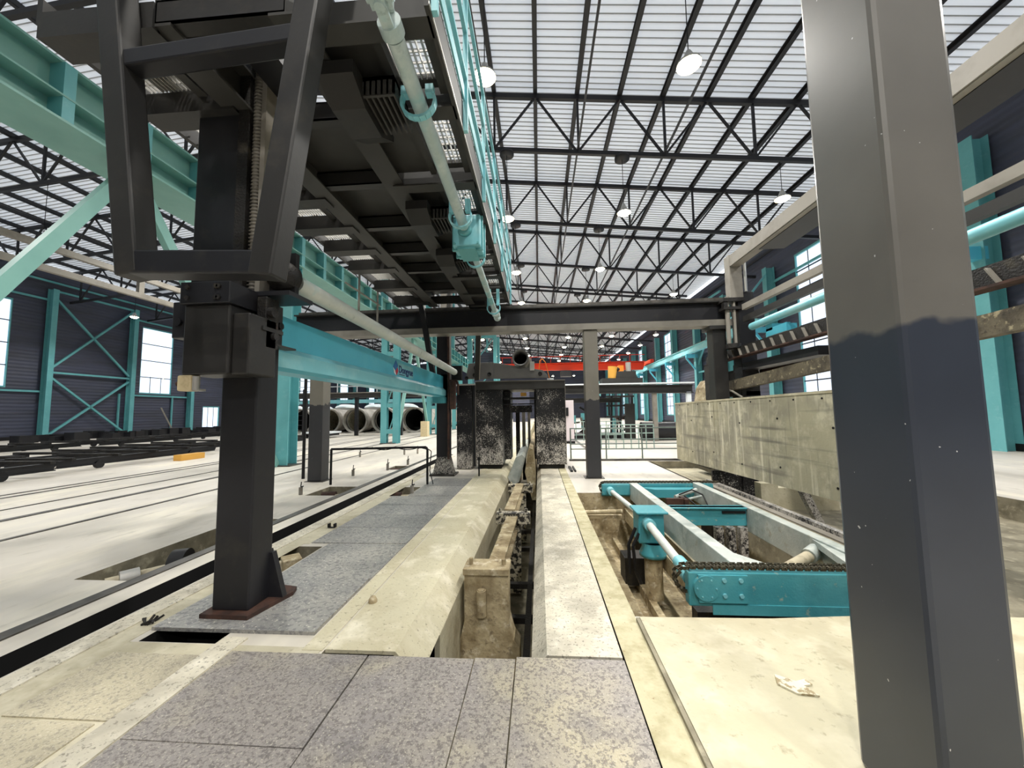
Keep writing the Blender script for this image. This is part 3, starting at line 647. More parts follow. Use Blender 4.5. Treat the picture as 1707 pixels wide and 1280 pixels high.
b = MB(); b.cyl((-1.45, 8.9, 0), (-1.45, 8.9, .38), .02, n=10); b.build('shaft', 'black', t); b = MB(); b.cyl((-1.45, 8.9, .38), (-1.45, 8.9, .45), .035, n=12); b.build('knob', 'black', t)

# ------------------------------------------------------------------ near left lift column
t = thing('lift_column', 'tall black lift column with sleeve, screw rack and tapered frame in the left foreground', 'column', (-2.33, 2.86, 0))
b = MB(); b.box(-2.48, -2.19, 2.74, 2.98, .05, 2.12); b.build('lower_shaft', 'dark', t, .012)
b = MB(); b.extr([(-2.52, 2.68), (-2.14, 2.67), (-2.05, 3.05), (-2.08, 3.14), (-2.3, 3.18), (-2.52, 3.1)], 'z', .025, .055); b.build('base_plate', 'rust', t)
b = MB(); b.extr([(2.98, .055), (3.14, .055), (3.0, .42), (2.98, .42)], 'x', -2.32, -2.2); b.extr([(-2.19, .055), (-2.07, .055), (-2.17, .40), (-2.19, .40)], 'y', 2.95, 3.0); b.build('gusset', 'dark', t)
b = MB(); b.box(-2.55, -2.2, 2.47, 2.74, 1.80, 2.31); b.box(-2.2, -2.07, 2.5, 2.78, 1.80, 2.25); s = b.build('sleeve', 'dark_warm', t, .012)
b = MB(); b.box(-2.56, -2.18, 2.44, 2.75, 2.31, 2.47); fb = b.build('flange_block', 'dark', t, .006)
b = MB()
for x in (-2.5, -2.28, -2.26):
    for z in (2.35, 2.43): b = MB(); b.bolt((x, 2.44, z), (0, -1, 0), .018, .014); b.build('bolt', 'grime', fb)
b = MB(); b.box(-2.80, -2.40, 2.75, 3.0, 2.40, 5.6); b.build('upper_shaft', 'dark', t, .012)
b = MB(); b.box(-2.42, -2.33, 2.72, 2.95, 2.30, 5.6); b.build('guide_strip', 'grime', t)
# lead screw beside the shaft, drawn as stacked rings
b = MB(); b.cyl((-2.28, 2.78, 2.1), (-2.30, 2.78, 5.6), .032, n=14); z = 2.12
while z < 5.2:
    b.lathe((-2.28, 2.78, z), (-2.28, 2.78, z+1), [(0, .03), (.009, .05), (.018, .03)], 12); z += .03
b.build('screw', 'flange_grey', t)
b = MB(); b.box(-2.24, -2.20, 2.74, 2.86, 2.3, 5.6); b.build('screw_guard', 'edgegrey', t)
b = MB(); b.box(-2.36, -2.06, 2.62, 2.84, 2.15, 2.18); b.cyl((-2.27, 2.72, 2.05), (-2.27, 2.72, 2.15), .035, n=12); b.build('screw_seat', 'dark_warm', t)
b = MB(); b.box(-2.15, -2.07, 2.66, 2.80, 2.02, 2.42); b.cyl((-2.07, 2.70, 2.30), (-2.03, 2.70, 2.30), .04, n=14); b.cyl((-2.07, 2.74, 2.12), (-2.04, 2.74, 2.12), .03, n=12); b.build('guide_roller_block', 'grime', t, .008)
b = MB(); b.box(-2.20, -2.17, 2.78, 2.98, 2.08, 2.42); sp = b.build('side_plate', 'dark_warm', t)
b = MB(); b.cyl((-2.17, 2.93, 2.25), (-2.14, 2.93, 2.25), .03, n=12); b.bolt((-2.17, 2.86, 2.32), (1, 0, 0), .02, .02); b.build('side_bolt', 'black', sp)
b = MB(); b.box(-2.19, -2.09, 2.80, 3.05, 2.06, 2.075); b.build('shelf_plate', 'dark_warm', t)
b = MB(); b.box(-2.19, -2.175, 2.76, 2.90, 1.90, 2.02); b.cyl((-2.175, 2.84, 1.96), (-2.15, 2.84, 1.96), .03, n=14); b.build('stop_plate', 'dark_warm', t)
b = MB(); b.box(-2.78, -2.55, 2.6, 2.9, 2.1, 2.38); b.cyl((-2.72, 2.58, 2.22), (-2.72, 2.6, 2.22), .03, n=10); b.build('left_bracket', 'dark', t, .008)
# bearing housing at the near end of the shaft
b = MB(); b.box(-2.28, -1.98, 2.85, 2.90, 2.48, 2.84); b.build('bearing_plate', 'black', t)
b = MB(); b.lathe((-2.08, 2.70, 2.64), (-2.08, 2.95, 2.64), [(0, .02), (0, .06), (.08, .07), (.09, .11), (.14, .13), (.2, .13), (.2, .05)], 22); b.build('bearing', 'grime', t)
b = MB(); b.box(-2.28, -1.92, 2.70, 3.0, 2.44, 2.475); b.build('bearing_shelf', 'dark', t)
# tapered tube frame in front of the column
fr = thing('tapered_frame', 'black tapered square tube frame hanging in front of the lift column', 'frame', (-1.92, 1.95, 2.3))
def fp(x, z): return (x*.886, 1.95, 1.5+(z-1.5)*.886)
for nm, p, q, w_ in (('side_tube', fp(-2.613, 2.42), fp(-2.98, 5.0), .14), ('side_tube', fp(-1.715, 2.38), fp(-1.36, 5.0), .14), ('bottom_tube', fp(-2.62, 2.50), fp(-1.71, 2.46), .136), ('cross_tube', fp(-2.78, 3.93), fp(-1.56, 4.01), .11), ('top_tube', fp(-2.95, 4.95), fp(-1.36, 4.95), .14)):
    b = MB(); b.bar(p, q, w_, w_, up=(0, 1, 0)); b.build(nm, 'dark_warm' if nm == 'side_tube' else 'dark', fr, .012)
t = thing('control_box', 'small cream limit switch box under the left side of the lift column sleeve', 'control box', (-2.5, 2.5, 1.68))
b = MB(); b.box(-2.57, -2.46, 2.46, 2.54, 1.685, 1.80); b.build('housing', 'cream', t, .012)
b = MB(); b.cyl((-2.44, 2.48, 1.69), (-2.44, 2.48, 1.79), .022, n=12); b.build('plunger', 'galv', t); b = MB(); b.cyl((-2.575, 2.5, 1.74), (-2.60, 2.5, 1.74), .02, n=10); b.build('button', 'rust', t)
b = MB(); b.box(-2.46, -2.41, 2.47, 2.53, 1.685, 1.70); b.build('bracket', 'galv', t)

# ------------------------------------------------------------------ lettered beam and drive shaft
t = thing('lettered_beam', 'bright blue box beam with logo and lettering running to the far post', 'beam', (-2.35, 6.1, 1.88))
b = MB(); b.extr([(-2.52, 2.42), (-2.34, 2.42), (-2.34, 2.12), (-2.27, 2.06), (-2.27, 1.93), (-2.31, 1.90), (-2.55, 1.90), (-2.59, 1.93), (-2.59, 2.06), (-2.52, 2.12)], 'y', 3.03, 9.0); bb = b.build('box_beam', 'cyan', t, .01)
b = MB(); b.extr([(-2.34, 2.121), (-2.268, 2.062), (-2.268, 1.93), (-2.266, 1.93), (-2.264, 2.066), (-2.338, 2.126)], 'y', 3.03, 8.95); b.build('lower_face', 'cyan_light', t)  # paler skin: extra brightness of the up-facing chamfer put into its colour
b = MB(); b.box(-2.62, -2.22, 9.0, 9.04, 1.78, 2.46); b.build('end_plate', 'cyan_light', t)
b = MB(); b.box(-2.56, -2.26, 8.8, 9.0, 1.75, 1.9); b.build('end_bracket', 'machine_blue', t)
# logo: two triangles in a diamond, and the lettering
lx = -2.337
for nm, col, pts in (('logo_upper', 'logo_blue', [(5.82, 2.27), (5.93, 2.395), (6.02, 2.30), (5.93, 2.22)]), ('logo_lower', 'logo_red', [(5.90, 2.20), (5.99, 2.28), (6.04, 2.22), (5.96, 2.14)]), ('logo_side', 'logo_white', [(5.82, 2.26), (5.90, 2.21), (5.95, 2.14), (5.86, 2.17)])):
    b = MB(); b.extr(pts, 'x', lx, lx+.004); b.build(nm, col, bb)
def text(s, loc, size, matn, parent, name, sy=1.):
    cu = bpy.data.curves.new('txt', 'FONT'); cu.body = s; cu.size = size; cu.extrude = .002; cu.offset = .003
    o = bpy.data.objects.new('txt', cu); C.objects.link(o); bpy.context.view_layer.update()
    me = bpy.data.meshes.new_from_object(o.evaluated_get(bpy.context.evaluated_depsgraph_get())); bpy.data.objects.remove(o)
    org = V(parent['_o'])
    for v in me.vertices: x, y, z = v.co; v.co = V((loc[0]+z, loc[1]+x*sy, loc[2]+y))-org
    me.materials.clear(); me.materials.append(MATS[matn]); o = bpy.data.objects.new(name, me); C.objects.link(o); o.parent = parent; return o
b = MB(); b.extr([(6.03, 2.15), (6.78, 2.15), (6.78, 2.36), (6.03, 2.36)], 'x', lx-.003, lx+.001); b.build('lettering_ground', 'cyan_light', bb)
text('Dongyue', (lx+.003, 6.06, 2.2), .17, 'ink', bb, 'lettering', 1.12)
b = MB(); b.box(lx+.001, lx+.004, 6.08, 6.34, 2.165, 2.178); b.build('lettering_underline', 'ink', bb)
t = thing('drive_shaft', 'long white and teal drive shaft above the lettered beam', 'shaft', (-2.03, 6, 2.4))
b = MB(); b.cyl((-2.06, 2.97, 2.63), (-2.03, 8.85, 2.50), .075, n=24); b.build('tube', 'pipe_white', t)
b = MB(); b.cyl((-2.03, 8.8, 2.50), (-2.03, 9.05, 2.50), .055, n=18); b.build('stub', 'black', t)
b = MB(); b.box(-2.15, -1.9, 9.05, 9.2, 2.32, 2.68); b.build('bearing_block', 'black', t)

# ------------------------------------------------------------------ far post with trapezoid foot and lift gear
t = thing('lift_post', 'dark square post with flared foot in front of the gantry', 'post', (-2.35, 9.05, 0))
b = MB(); b.box(-2.51, -2.21, 9.0, 9.3, .35, 3.85); b.build('shaft', 'dark', t, .01)
b = MB(); b.extr([(-2.60, .04), (-2.11, .04), (-2.22, .45), (-2.50, .45)], 'y', 8.98, 9.32); b.build('foot', 'splash_low', t, .006)
b = MB(); b.box(-2.66, -2.05, 8.9, 9.4, 0, .04); b.build('base_plate', 'rail_steel', t)
b = MB(); b.box(-2.42, -2.26, 9.02, 9.2, 3.85, 5.7); b.build('upper_column', 'edgegrey', t)
b = MB(); b.box(-2.24, -2.15, 9.0, 9.2, 3.85, 5.4); b.build('guide_rail', 'undergrey', t)
b = MB(); b.cyl((-2.20, 8.95, .4), (-2.20, 8.95, 3.9), .03, n=12); b.build('screw', 'rust', t)
b = MB(); b.path([(-2.18, 8.95, 3.78), (-2.05, 8.95, 3.76), (-2.0, 8.95, 3.6), (-2.0, 8.95, 3.5), (-2.12, 8.95, 3.45)], .025, 8); b.build('cable_loop', 'grime', t)
b = MB(); b.path([(-2.18, 8.95, 2.3), (-2.0, 8.95, 2.3), (-1.96, 8.95, 2.2), (-1.96, 8.95, 1.95)], .025, 8); b.box(-2.15, -2.03, 8.9, 9.05, 1.6, 2.3); b.build('limit_gear', 'rust', t)

# ------------------------------------------------------------------ portal beam and posts
t = thing('portal_beam', 'long dark horizontal beam with pale lower flange across the middle of the hall', 'beam', (-.8, 8.7, 3.38))
b = MB(); b.box(-5.95, 4.35, 8.66, 8.72, 3.52, 3.93); b.build('web', 'dark', t)
b = MB(); b.box(-5.95, 4.35, 8.52, 8.86, 3.38, 3.52); b.build('lower_flange', 'flange_grey', t)
b = MB(); b.box(-5.95, 4.35, 8.56, 8.86, 3.93, 3.96); b.build('upper_flange', 'dark_warm', t)
b = MB(); b.bar((-5.9, 8.7, 4.0), (4.3, 8.7, 4.02), .07, .08); b.build('rail', 'rail_steel', t)
def post(x, y, w, z1, lab, m='post_paint'):
    t = thing('steel_post', lab, 'post', (x, y, 0), 'square posts under the portal beam')
    b = MB(); b.box(x-w/2, x+w/2, y-w/2, y+w/2, .015, z1); b.build('shaft', m, t, .012)
    b = MB(); b.box(x-w/2-.06, x+w/2+.06, y-w/2-.02, y+w/2+.05, 0, .015); b.build('base_plate', 'rail_steel', t)
    return t
post(1.22, 8.72, .31, 3.37, 'dark square post right of the gantry holding the portal beam')
post(-5.09, 8.34, .32, 3.37, 'dark square post standing left of the hoop barrier')
t = post(4.08, 8.72, .3, 3.38, 'grimy square post at the right end of the portal beam', 'dark_warm')
b = MB(); b.box(3.85, 4.3, 8.5, 8.92, 3.3, 3.38); b.build('cap', 'dark_warm', t)
b = MB(); b.cyl((-5.62, 8.6, 0), (-5.62, 8.6, 3.4), .035, n=12); 
t = tag(b.build('conduit_pipe', 'black'), 'thin black vertical pipe beside the left square post', 'pipe')
b = MB()
z = .3
b.bar((-15.2, 22, 0), (-15.2, 22, 3.1), .06, .06); b.bar((-14.5, 22, 0), (-14.5, 22, 3.1), .06, .06)
while z < 3: b.bar((-15.2, 22, z), (-14.5, 22, z), .04, .04); z += .3
tag(b.build('steel_ladder', 'dark'), 'dark ladder between the teal column and square post', 'ladder')

# ------------------------------------------------------------------ overhead platform
t = thing('overhead_platform', 'black steel mill platform with grating wings overhead on the left', 'platform', (-2, 4, 3.9))
LB, RB = -2.43, -1.55
for x, nm in ((LB, 'l'), (RB, 'r')):
    b = MB(); b.ibeam((x, 2.05, 4.18), (x, 8.5, 4.18), .22, .32, .02, .015); b.build('main_beam', 'undergrey', t)
b = MB(); b.box(LB, RB, 2.95, 6.4, 4.22, 4.25)
b.build('deck_plate', 'undergrey', t)
for y in (2.1, 2.95, 3.85, 4.8, 5.6, 6.4, 7.4, 8.3):
    b = MB(); b.channel((LB, y, 4.12), (RB, y, 4.12), .1, .16, .012); b.build('deck_beam', 'dark_warm', t)
LY = [2.06, 2.70, 3.36, 4.0, 4.65, 5.34, 6.10, 7.09, 8.1]
for y in LY:
    b = MB(); b.bar((-3.25, y, 4.09), (LB, y, 4.09), .05, .18); b.bar((-3.25, y+.09, 4.01), (LB, y+.09, 4.01), .16, .016); b.build('left_bracket', 'dark_warm', t)
for i in range(len(LY)-1):
    y0_, y1_ = LY[i]+.16, LY[i+1]-.02
    b = MB(); k = 0; x = -3.16
    while x < -2.62: b.box(x, x+.006, y0_, y1_, 4.18, 4.215); x += .034
    yy = y0_+.1
    while yy < y1_: b.box(-3.2, -2.6, yy, yy+.008, 4.2, 4.21); yy += .1
    b.build('left_grating', 'galv', t)
    b = MB(); b.box(-2.74, -2.66, y0_, y1_, 4.12, 4.2); b.build('left_runner', 'undergrey', t)
b = MB(); b.box(-3.27, -3.23, 2.04, 8.5, 4.1, 4.28); b.build('left_edge_beam', 'dark_warm', t)
RY = [2.11, 2.80, 3.80, 4.75, 5.7, 6.6, 7.6, 8.4]
for y in RY:
    b = MB(); b.extr([(RB, 4.0), (-.64, 4.06), (-.64, 4.22), (RB, 4.22)], 'y', y+.06, y+.075); b.box(RB, -.64, y, y+.14, 3.99, 4.006); b.build('right_bracket', 'undergrey', t)
for i in range(len(RY)-1):
    y0_, y1_ = RY[i]+.22, RY[i+1]-.08
    b = MB(); x = -1.05
    while x < -.76: b.box(x, x+.007, y0_, y1_, 4.16, 4.20); x += .042
    yy = y0_
    while yy < y1_: b.box(-1.08, -.74, yy, yy+.008, 4.18, 4.195); yy += .09
    b.build('right_grating', 'galv', t)
    b = MB(); b.box(RB, -1.12, RY[i]+.14, RY[i+1], 4.14, 4.155); b.build('side_plate', 'undergrey', t)
    b = MB(); b.box(-1.12, -1.06, RY[i]+.14, RY[i+1], 4.10, 4.22); b.box(-.75, -.66, RY[i]+.14, RY[i+1], 4.10, 4.22); b.box(-1.12, -.66, RY[i]+.14, y0_, 4.16, 4.2); b.box(-1.12, -.66, y1_, RY[i+1], 4.16, 4.2); b.build('grating_frame', 'undergrey', t)
b = MB(); b.box(-.655, -.625, 2.05, 8.5, 3.99, 4.28); b.build('right_edge_beam', 'undergrey', t); b = MB(); b.box(-.625, -.62, 2.05, 8.5, 4.0, 4.02); b.build('pale_edge_strip', 'galv', t)  # thin pale strip low on the outer face of the edge beam
b = MB(); b.extr([(LB-.2, 6.5), (RB+.1, 6.1), (RB+.6, 6.9), (RB+.5, 8.4), (LB-.3, 8.4), (LB-.5, 7.4)], 'z', 4.3, 4.34); b.build('end_hopper_floor', 'dark_warm', t)
for p, q in (((-2.68, 8.25, 4.1), (-2.40, 8.38, 2.3)), ((-1.44, 8.95, 4.05), (-1.63, 9.72, 2.38))):
    b = MB(); b.bar(p, q, .11, .11); b.build('inclined_strut', 'dark', t)
b = MB(); b.box(-1.6, -1.2, 8.4, 9.05, 4.0, 4.1); b.build('strut_bracket', 'dark', t)
b = MB(); b.cyl((-1.37, 8.95, 4.05), (-1.56, 9.7, 2.38), .018, n=8); b.build('hanging_rod', 'edgegrey', t)
# angular gusset boxes beside the shaft
for y in (2.55, 4.3, 5.6):
    b = MB(); b.extr([(y, 3.80), (y+.3, 3.80), (y+.55, 3.95), (y+.55, 4.0), (y-.2, 4.0), (y-.2, 3.9)], 'x', -1.52, -1.26); b.build('gusset_box', 'dark_warm', t)
    b = MB()
    for i in range(6): b.box(-1.25+i*.043, -1.235+i*.043, y-.05, y+.35, 3.86, 4.0)
    b.box(-1.26, -1.02, y-.05, y-.03, 3.85, 4.0); b.box(-1.26, -1.02, y-.05, y+.35, 3.97, 4.0); b.build('louvre', 'undergrey', t)
# mixer bits and framing above the deck
b = MB(); b.box(-3.0, -2.86, 2.2, 4.2, 4.24, 4.4); b.box(-2.2, -1.95, 2.2, 3.0, 4.24, 4.5); b.build('upper_frame', 'dark', t)
b = MB(); b.box(-3.8, -1.6, 2.45, 2.6, 4.44, 4.58); b.box(-2.5, -2.4, 2.45, 2.6, 4.3, 4.44); b.build('head_beam', 'dark_warm', t)
# railing on the right edge
r = MB()
t2 = thing('guard_rail', 'pale teal guard railing along the right edge of the overhead platform', 'railing', (-.62, 4, 4.28))
for y in (2.11, 3.1, 4.2, 5.3, 6.4, 7.5, 8.4):
    b = MB(); b.bar((-.603, y, 4.0), (-.603, y, 5.35), .04, .04); b.build('post', 'cyan_light', t2)
for z in (4.5, 4.95, 5.35):
    b = MB(); b.bar((-.603, 2.05, z), (-.603, 8.45, z), .035, .035); b.build('rail', 'cyan_light', t2)
b = MB(); b.box(-.62, -.605, 2.05, 8.45, 4.28, 4.40); b.build('toe_board', 'cyan_light', t2)
# left handrail segment near the crane girder
t2 = thing('small_railing', 'small grey handrail on the left wing of the platform end', 'railing', (-3.4, 7, 4.1))
for y in (6.6, 7.4): b = MB(); b.bar((-3.32, y, 3.3), (-3.32, y, 4.2), .03, .03); b.build('post', 'edgegrey', t2)
for z in (3.35, 3.8): b = MB(); b.bar((-3.32, 6.1, z), (-3.32, 7.5, z), .025, .025); b.build('rail', 'edgegrey', t2)

# overhead drive shaft with universal joints
t = thing('overhead_shaft', 'pale teal cardan shaft with universal joints under the platform', 'shaft', (-.86, 4, 3.6))
def sx(y): return (-.875, y, 3.92-.055*(y-1.9) if y < 9 else 3.5)
b = MB(); b.cyl(sx(2.15), sx(4.35), .058, n=20); b.cyl(sx(4.75), sx(5.5), .05, n=18); b.cyl(sx(5.5), sx(7.5), .05, n=18); b.cyl(sx(.6), sx(1.75), .058, n=20); b.build('tube', 'pipe', t)
for y in (1.85, 7.75):
    p = V(sx(y)); b = MB(); b.cyl(V(sx(y-.14)), V(sx(y-.05)), .085, n=18); b.cyl(V(sx(y+.2)), V(sx(y+.28)), .075, n=18)
    b.cyl(p+V((-.08, .07, 0)), p+V((.08, .07, 0)), .032, n=14); b.cyl(p+V((0, .07, -.08)), p+V((0, .07, .08)), .032, n=14)
    for dx, dz in ((.055, 0), (-.055, 0)): b.bar(p+V((dx, -.06, dz)), p+V((dx, .12, dz)), .022, .07)
    for dx, dz in ((0, .055), (0, -.055)): b.bar(p+V((dx, .02, dz)), p+V((dx, .22, dz)), .07, .022)
    b.build('universal_joint', 'pipe', t)
for y in (2.62, 4.15, 5.2, 7.35):
    b = MB(); c = V(sx(y)); pts = [c+V((.13*math.sin(a_), .0, .13*math.cos(a_)-.0)) for a_ in [math.radians(d_) for d_ in range(35, 330, 20)]]
    for p, q in zip(pts, pts[1:]): b.bar(p, q, .05, .02, up=(p+q)/2-c)
    b.box(c.x-.13, c.x-.05, y-.03, y+.03, c.z+.05, 4.0); b.box(c.x+.06, c.x+.12, y-.03, y+.03, c.z+.05, 4.0); b.build('hanger_ring', 'cyan_light', t)
b = MB(); c = V(sx(4.55)); b.box(c.x-.16, c.x+.19, 4.42, 4.85, c.z-.2, c.z+.2); b.build('gearbox', 'cyan_light', t, .015)
b = MB(); b.box(c.x-.18, c.x+.21, 4.50, 4.54, c.z-.22, c.z+.22); b.box(c.x-.18, c.x+.21, 4.72, 4.76, c.z-.22, c.z+.22); b.box(c.x-.1, c.x+.12, 4.44, 4.82, c.z-.235, c.z-.2); b.build('gearbox_ribs', 'teal', t)
b = MB(); b.lathe((c.x, 4.36, c.z), (c.x, 5, c.z), [(0, .04), (0, .08), (.06, .09), (.06, .0)], 18)
for dx in (-.13, .16):
    for dz in (-.17, .17): b.bolt((c.x+dx, 4.42, c.z+dz), (0, -1, 0), .014, .02)
b.build('gearbox_flange', 'teal', t)
# inclined struts from platform down to gantry
# ------------------------------------------------------------------ gantry cutting machine
t = thing('gantry_machine', 'black splattered portal machine straddling the trench', 'machine', (-.5, 10.5, 0))
for x0_, x1_, nm in ((-1.71, -.98, 'leg_panel'), (-.08, .71, 'leg_panel')):
    b = MB(); b.box(x0_, x1_, 10., 11.3, .12, 2.12); b.build(nm, 'splash', t, .01)
    b = MB(); b.box(x0_+.05, x1_-.05, 10.1, 11.2, 0.02, .12); b.build('leg_foot', 'grime', t)
b = MB(); b.box(-1.71, .71, 9.98, 11.32, 2.12, 2.36); b.build('head_beam', 'undergrey', t, .012)
b = MB(); b.box(-1.71, -1.70, 9.97, 9.98, .12, 2.3); b.box(.70, .71, 9.97, 9.98, .12, 2.3); b.box(-1.71, .71, 9.965, 9.98, 2.34, 2.36); b.build('pale_edge_strip', 'edgegrey', t)  # thin pale strips along the leg sides and the head edge
b = MB(); b.box(-2.22, -1.80, 9.95, 10.8, .02, 2.25); b.build('side_cabinet', 'splash_low', t, .01)
b = MB(); b.box(-2.27, -1.70, 9.9, 10.85, 2.25, 2.29); b.build('cabinet_shelf', 'galv', t)
b = MB(); b.cyl((-1.74, 9.96, .1), (-1.74, 9.96, 2.3), .03, n=10); b.build('hose', 'rubber', t)
b = MB(); b.extr([(-1.96, 2.42), (-1.88, 2.84), (-1.55, 2.86), (-1.20, 2.86), (-1.20, 2.42)], 'y', 9.9, 10.02); ap = b.build('arm_plate', 'midgrey', t, .006)
b = MB(); b.extr([(-1.20, 2.42), (-1.20, 2.85), (-1.1, 2.84), (.13, 2.62), (.26, 2.46), (.26, 2.42)], 'y', 9.94, 10.04); b.build('taper_plate', 'midgrey', t, .006)
for x, z, r_ in ((-1.66, 2.72, .075), (-1.71, 2.52, .055), (-1.93, 2.45, .05), (-1.31, 2.54, .055)): b = MB(); b.lathe((x, 9.9, z), (x, 9.0, z), [(0, r_), (.03, r_), (.03, r_*.55), (.015, r_*.5), (.015, 0)], 18); b.build('pivot_bolt', 'black', ap)
b = MB()
b.lathe((.05, 9.94, 2.53), (.05, 9.0, 2.53), [(0, .055), (.03, .055), (.03, .03), (.01, .0)], 18); b.build('pivot_bolt', 'black', t)
b = MB(); b.tube((-.475, 9.92, 2.97), (-.475, 11.4, 2.97), .225, .045, 32); rt = b.build('round_tube', 'midgrey', t)
b = MB(); b.cyl((-.475, 10.6, 2.97), (-.475, 10.65, 2.97), .18, n=24); b.build('tube_core', 'slot', rt)
b = MB(); b.extr([(-.55, 2.70), (-.2, 2.70), (-.18, 2.95), (-.25, 3.0), (-.3, 2.85)], 'y', 10.0, 11.2); b.build('tube_saddle', 'edgegrey', t)
b = MB(); b.box(-.22, -.10, 9.92, 10.3, 2.62, 2.86); b.build('tube_stop', 'galv', t)
b = MB(); b.box(-.98, -.08, 10.3, 10.45, 1.86, 1.92); b.box(-.98, -.08, 10.35, 10.42, 1.72, 1.75); b.box(-.9, -.2, 10.6, 10.8, 1.5, 1.7); b.box(-.98, -.80, 10.5, 11.2, .2, 2.1); b.box(-.13, -.08, 10.5, 11.2, .2, 2.1); b.box(-.72, -.60, 11.5, 11.7, -.2, 1.6); b.build('inner_frame', 'splash_low', t)
b = MB(); b.box(-.54, -.44, 11.8, 12., -.6, 1.6); b.box(-.36, -.28, 11.8, 12., -.6, 1.55); b.build('inner_guide', 'edgegrey', t)
b = MB(); b.box(-.5, -.34, 10.32, 10.4, 1.95, 2.05); b.build('valve', 'amber', t)
b = MB(); b.path([(.02, 10.1, 2.6), (.05, 10.1, 2.9), (.12, 10.1, 2.95), (.2, 10.1, 2.85), (.3, 10.1, 2.42)], .012, 6); b.build('orange_hose', 'orange', t)
b = MB(); b.cyl((.33, 10.2, 2.36), (.33, 10.2, 2.42), .09, n=16); b.build('round_cap', 'logo_white', t)
b = MB(); b.box(.76, .82, 9.5, 10.3, 0, .04); b.box(.86, .9, 9.5, 10.3, 0, .04); tag(b.build('rail_piece', 'black'), 'short black rail piece lying right of the gantry foot', 'rail')

# ------------------------------------------------------------------ right foreground column
t = thing('steel_column', 'huge dark square column close by on the right with a painted lower half', 'column', (1.43, 1.58, .03))
b = MB(); b.box(1.298, 1.562, 1.408, 1.76, .03, 6.); b.build('shaft', 'column_paint', t, .02)

# ------------------------------------------------------------------ machine in the right pit
t = thing('transfer_machine', 'turquoise and grey chain transfer machine sunk in the right pit', 'machine', (2, 5, -.9))
b = MB(); b.box(1.20, 3.15, 3.27, 3.36, -.10, .17); fbm = b.build('front_beam', 'machine_blue', t, .01)
b = MB(); b.box(1.38, 3.15, 3.262, 3.27, -.16, -.08); b.build('front_beam_flange', 'machine_blue', t)
b = MB(); b.box(1.27, 1.66, 3.245, 3.27, -.06, .155); b.cyl((1.33, 3.27, .055), (1.33, 3.235, .055), .10, n=26); b.build('bearing_cover', 'machine_blue', fbm)
b = MB()
for x, z in ((1.47, .12), (1.60, .12), (1.47, .0), (1.60, .0), (2.85, .12), (3.0, .02), (2.5, -.07)): b = MB(); b.bolt((x, 3.245, z), (0, -1, 0), .018, .014); b.build('bolt', 'cyan_light', fbm)
b = MB()
for i in range(6): a_ = i*math.pi/3; b.bolt((1.33+.075*math.cos(a_), 3.235, .055+.075*math.sin(a_)), (0, -1, 0), .007, .006)
b.build('cover_screws', 'cyan_light', fbm)
def chain(y0c, x0c, x1c, zt_, zb_, parent, w=.07):
    b = MB(); x = x0c
    path = []
    r_ = (zt_-zb_)/2; zc_ = (zt_+zb_)/2
    x = x1c
    while x > x0c: path.append((x, zt_)); x -= .03
    for k in range(9): a_ = math.pi/2+math.pi*k/8; path.append((x0c+r_*math.cos(a_), zc_+r_*math.sin(a_)))
    for i, (p, q) in enumerate(zip(path, path[1:])):
        for s_ in (0, 1):
            off = w*(.2 if (i % 2) == 0 else .42)*(1 if s_ else -1)
            b.bar((p[0]+.006, y0c+off, p[1]), (q[0]-.006, y0c+off, q[1]), .008, .026)
        b.cyl((p[0], y0c-w*.5, p[1]), (p[0], y0c+w*.5, p[1]), .008, n=6)
    return b.build('drive_chain', 'chain', parent)
chain(3.33, 1.21, 3.15, .20, -.0, t, .11); chain(7.10, 1.19, 3.2, .20, -.0, t, .11)
b = MB(); b.box(1.12, 3.1, 7.05, 7.15, -.05, .17); b.box(1.12, 1.62, 7.0, 7.05, -.02, .17); b.build('rear_beam', 'machine_blue', t, .008)
b = MB(); b.box(1.62, 1.76, 3.36, 7.05, -.1, .19); b.build('long_member', 'machine_white', t, .008)
b = MB(); b.box(2.74, 2.86, 3.36, 7.05, -.12, .2); b.build('long_member', 'machine_white', t, .008)
b = MB(); b.box(1.76, 2.74, 5.30, 5.40, -.05, .19); b.box(1.76, 2.74, 5.27, 5.43, .17, .19); b.build('middle_beam', 'machine_blue', t, .006)
b = MB(); b.bar((2.42, 5.29, .13), (2.72, 5.29, .13), .02, .03); b.build('handle_bar', 'black', t)
b = MB(); b.extr([(1.78, 7.0), (2.74, 7.0), (2.6, 6.8), (2.0, 6.8)], 'z', -.02, .12); b.build('rear_gusset', 'machine_blue', t)
b = MB(); b.box(2.0, 2.3, 6.2, 6.26, -.2, .1); b.box(2.26, 2.32, 6.15, 6.4, -.3, .1); b.build('rust_plate', 'rust', t)
b = MB(); b.path([(2.3, 6.5, .1), (2.55, 6.6, .16), (2.68, 6.5, .1), (2.7, 6.3, -.1), (2.65, 6.1, -.3)], .012, 6); b.path([(2.35, 6.4, .1), (2.45, 6.2, 0.), (2.5, 6.1, -.2)], .012, 6); b.path([(1.8, 4.9, -.1), (1.95, 4.8, .05), (2.1, 4.9, -.1)], .01, 6); b.build('cable', 'rubber', t)
b = MB(); b.cyl((2.25, 6.55, .05), (2.7, 6.8, .12), .03, n=10); b.cyl((2.25, 6.45, .0), (2.7, 6.6, .05), .02, n=10); b.build('hydraulic_pipe', 'machine_white', t)
b = MB()
for x in (2.30, 2.45, 2.60): b.box(x, x+.09, 5.2, 5.3, -.85, -.05)
b.build('hanging_slat', 'splash_low', t)
b = MB(); b.cyl((2.2, 3.75, -.02), (2.62, 3.98, .05), .05, n=16); b.build('cylinder', 'motor', t)
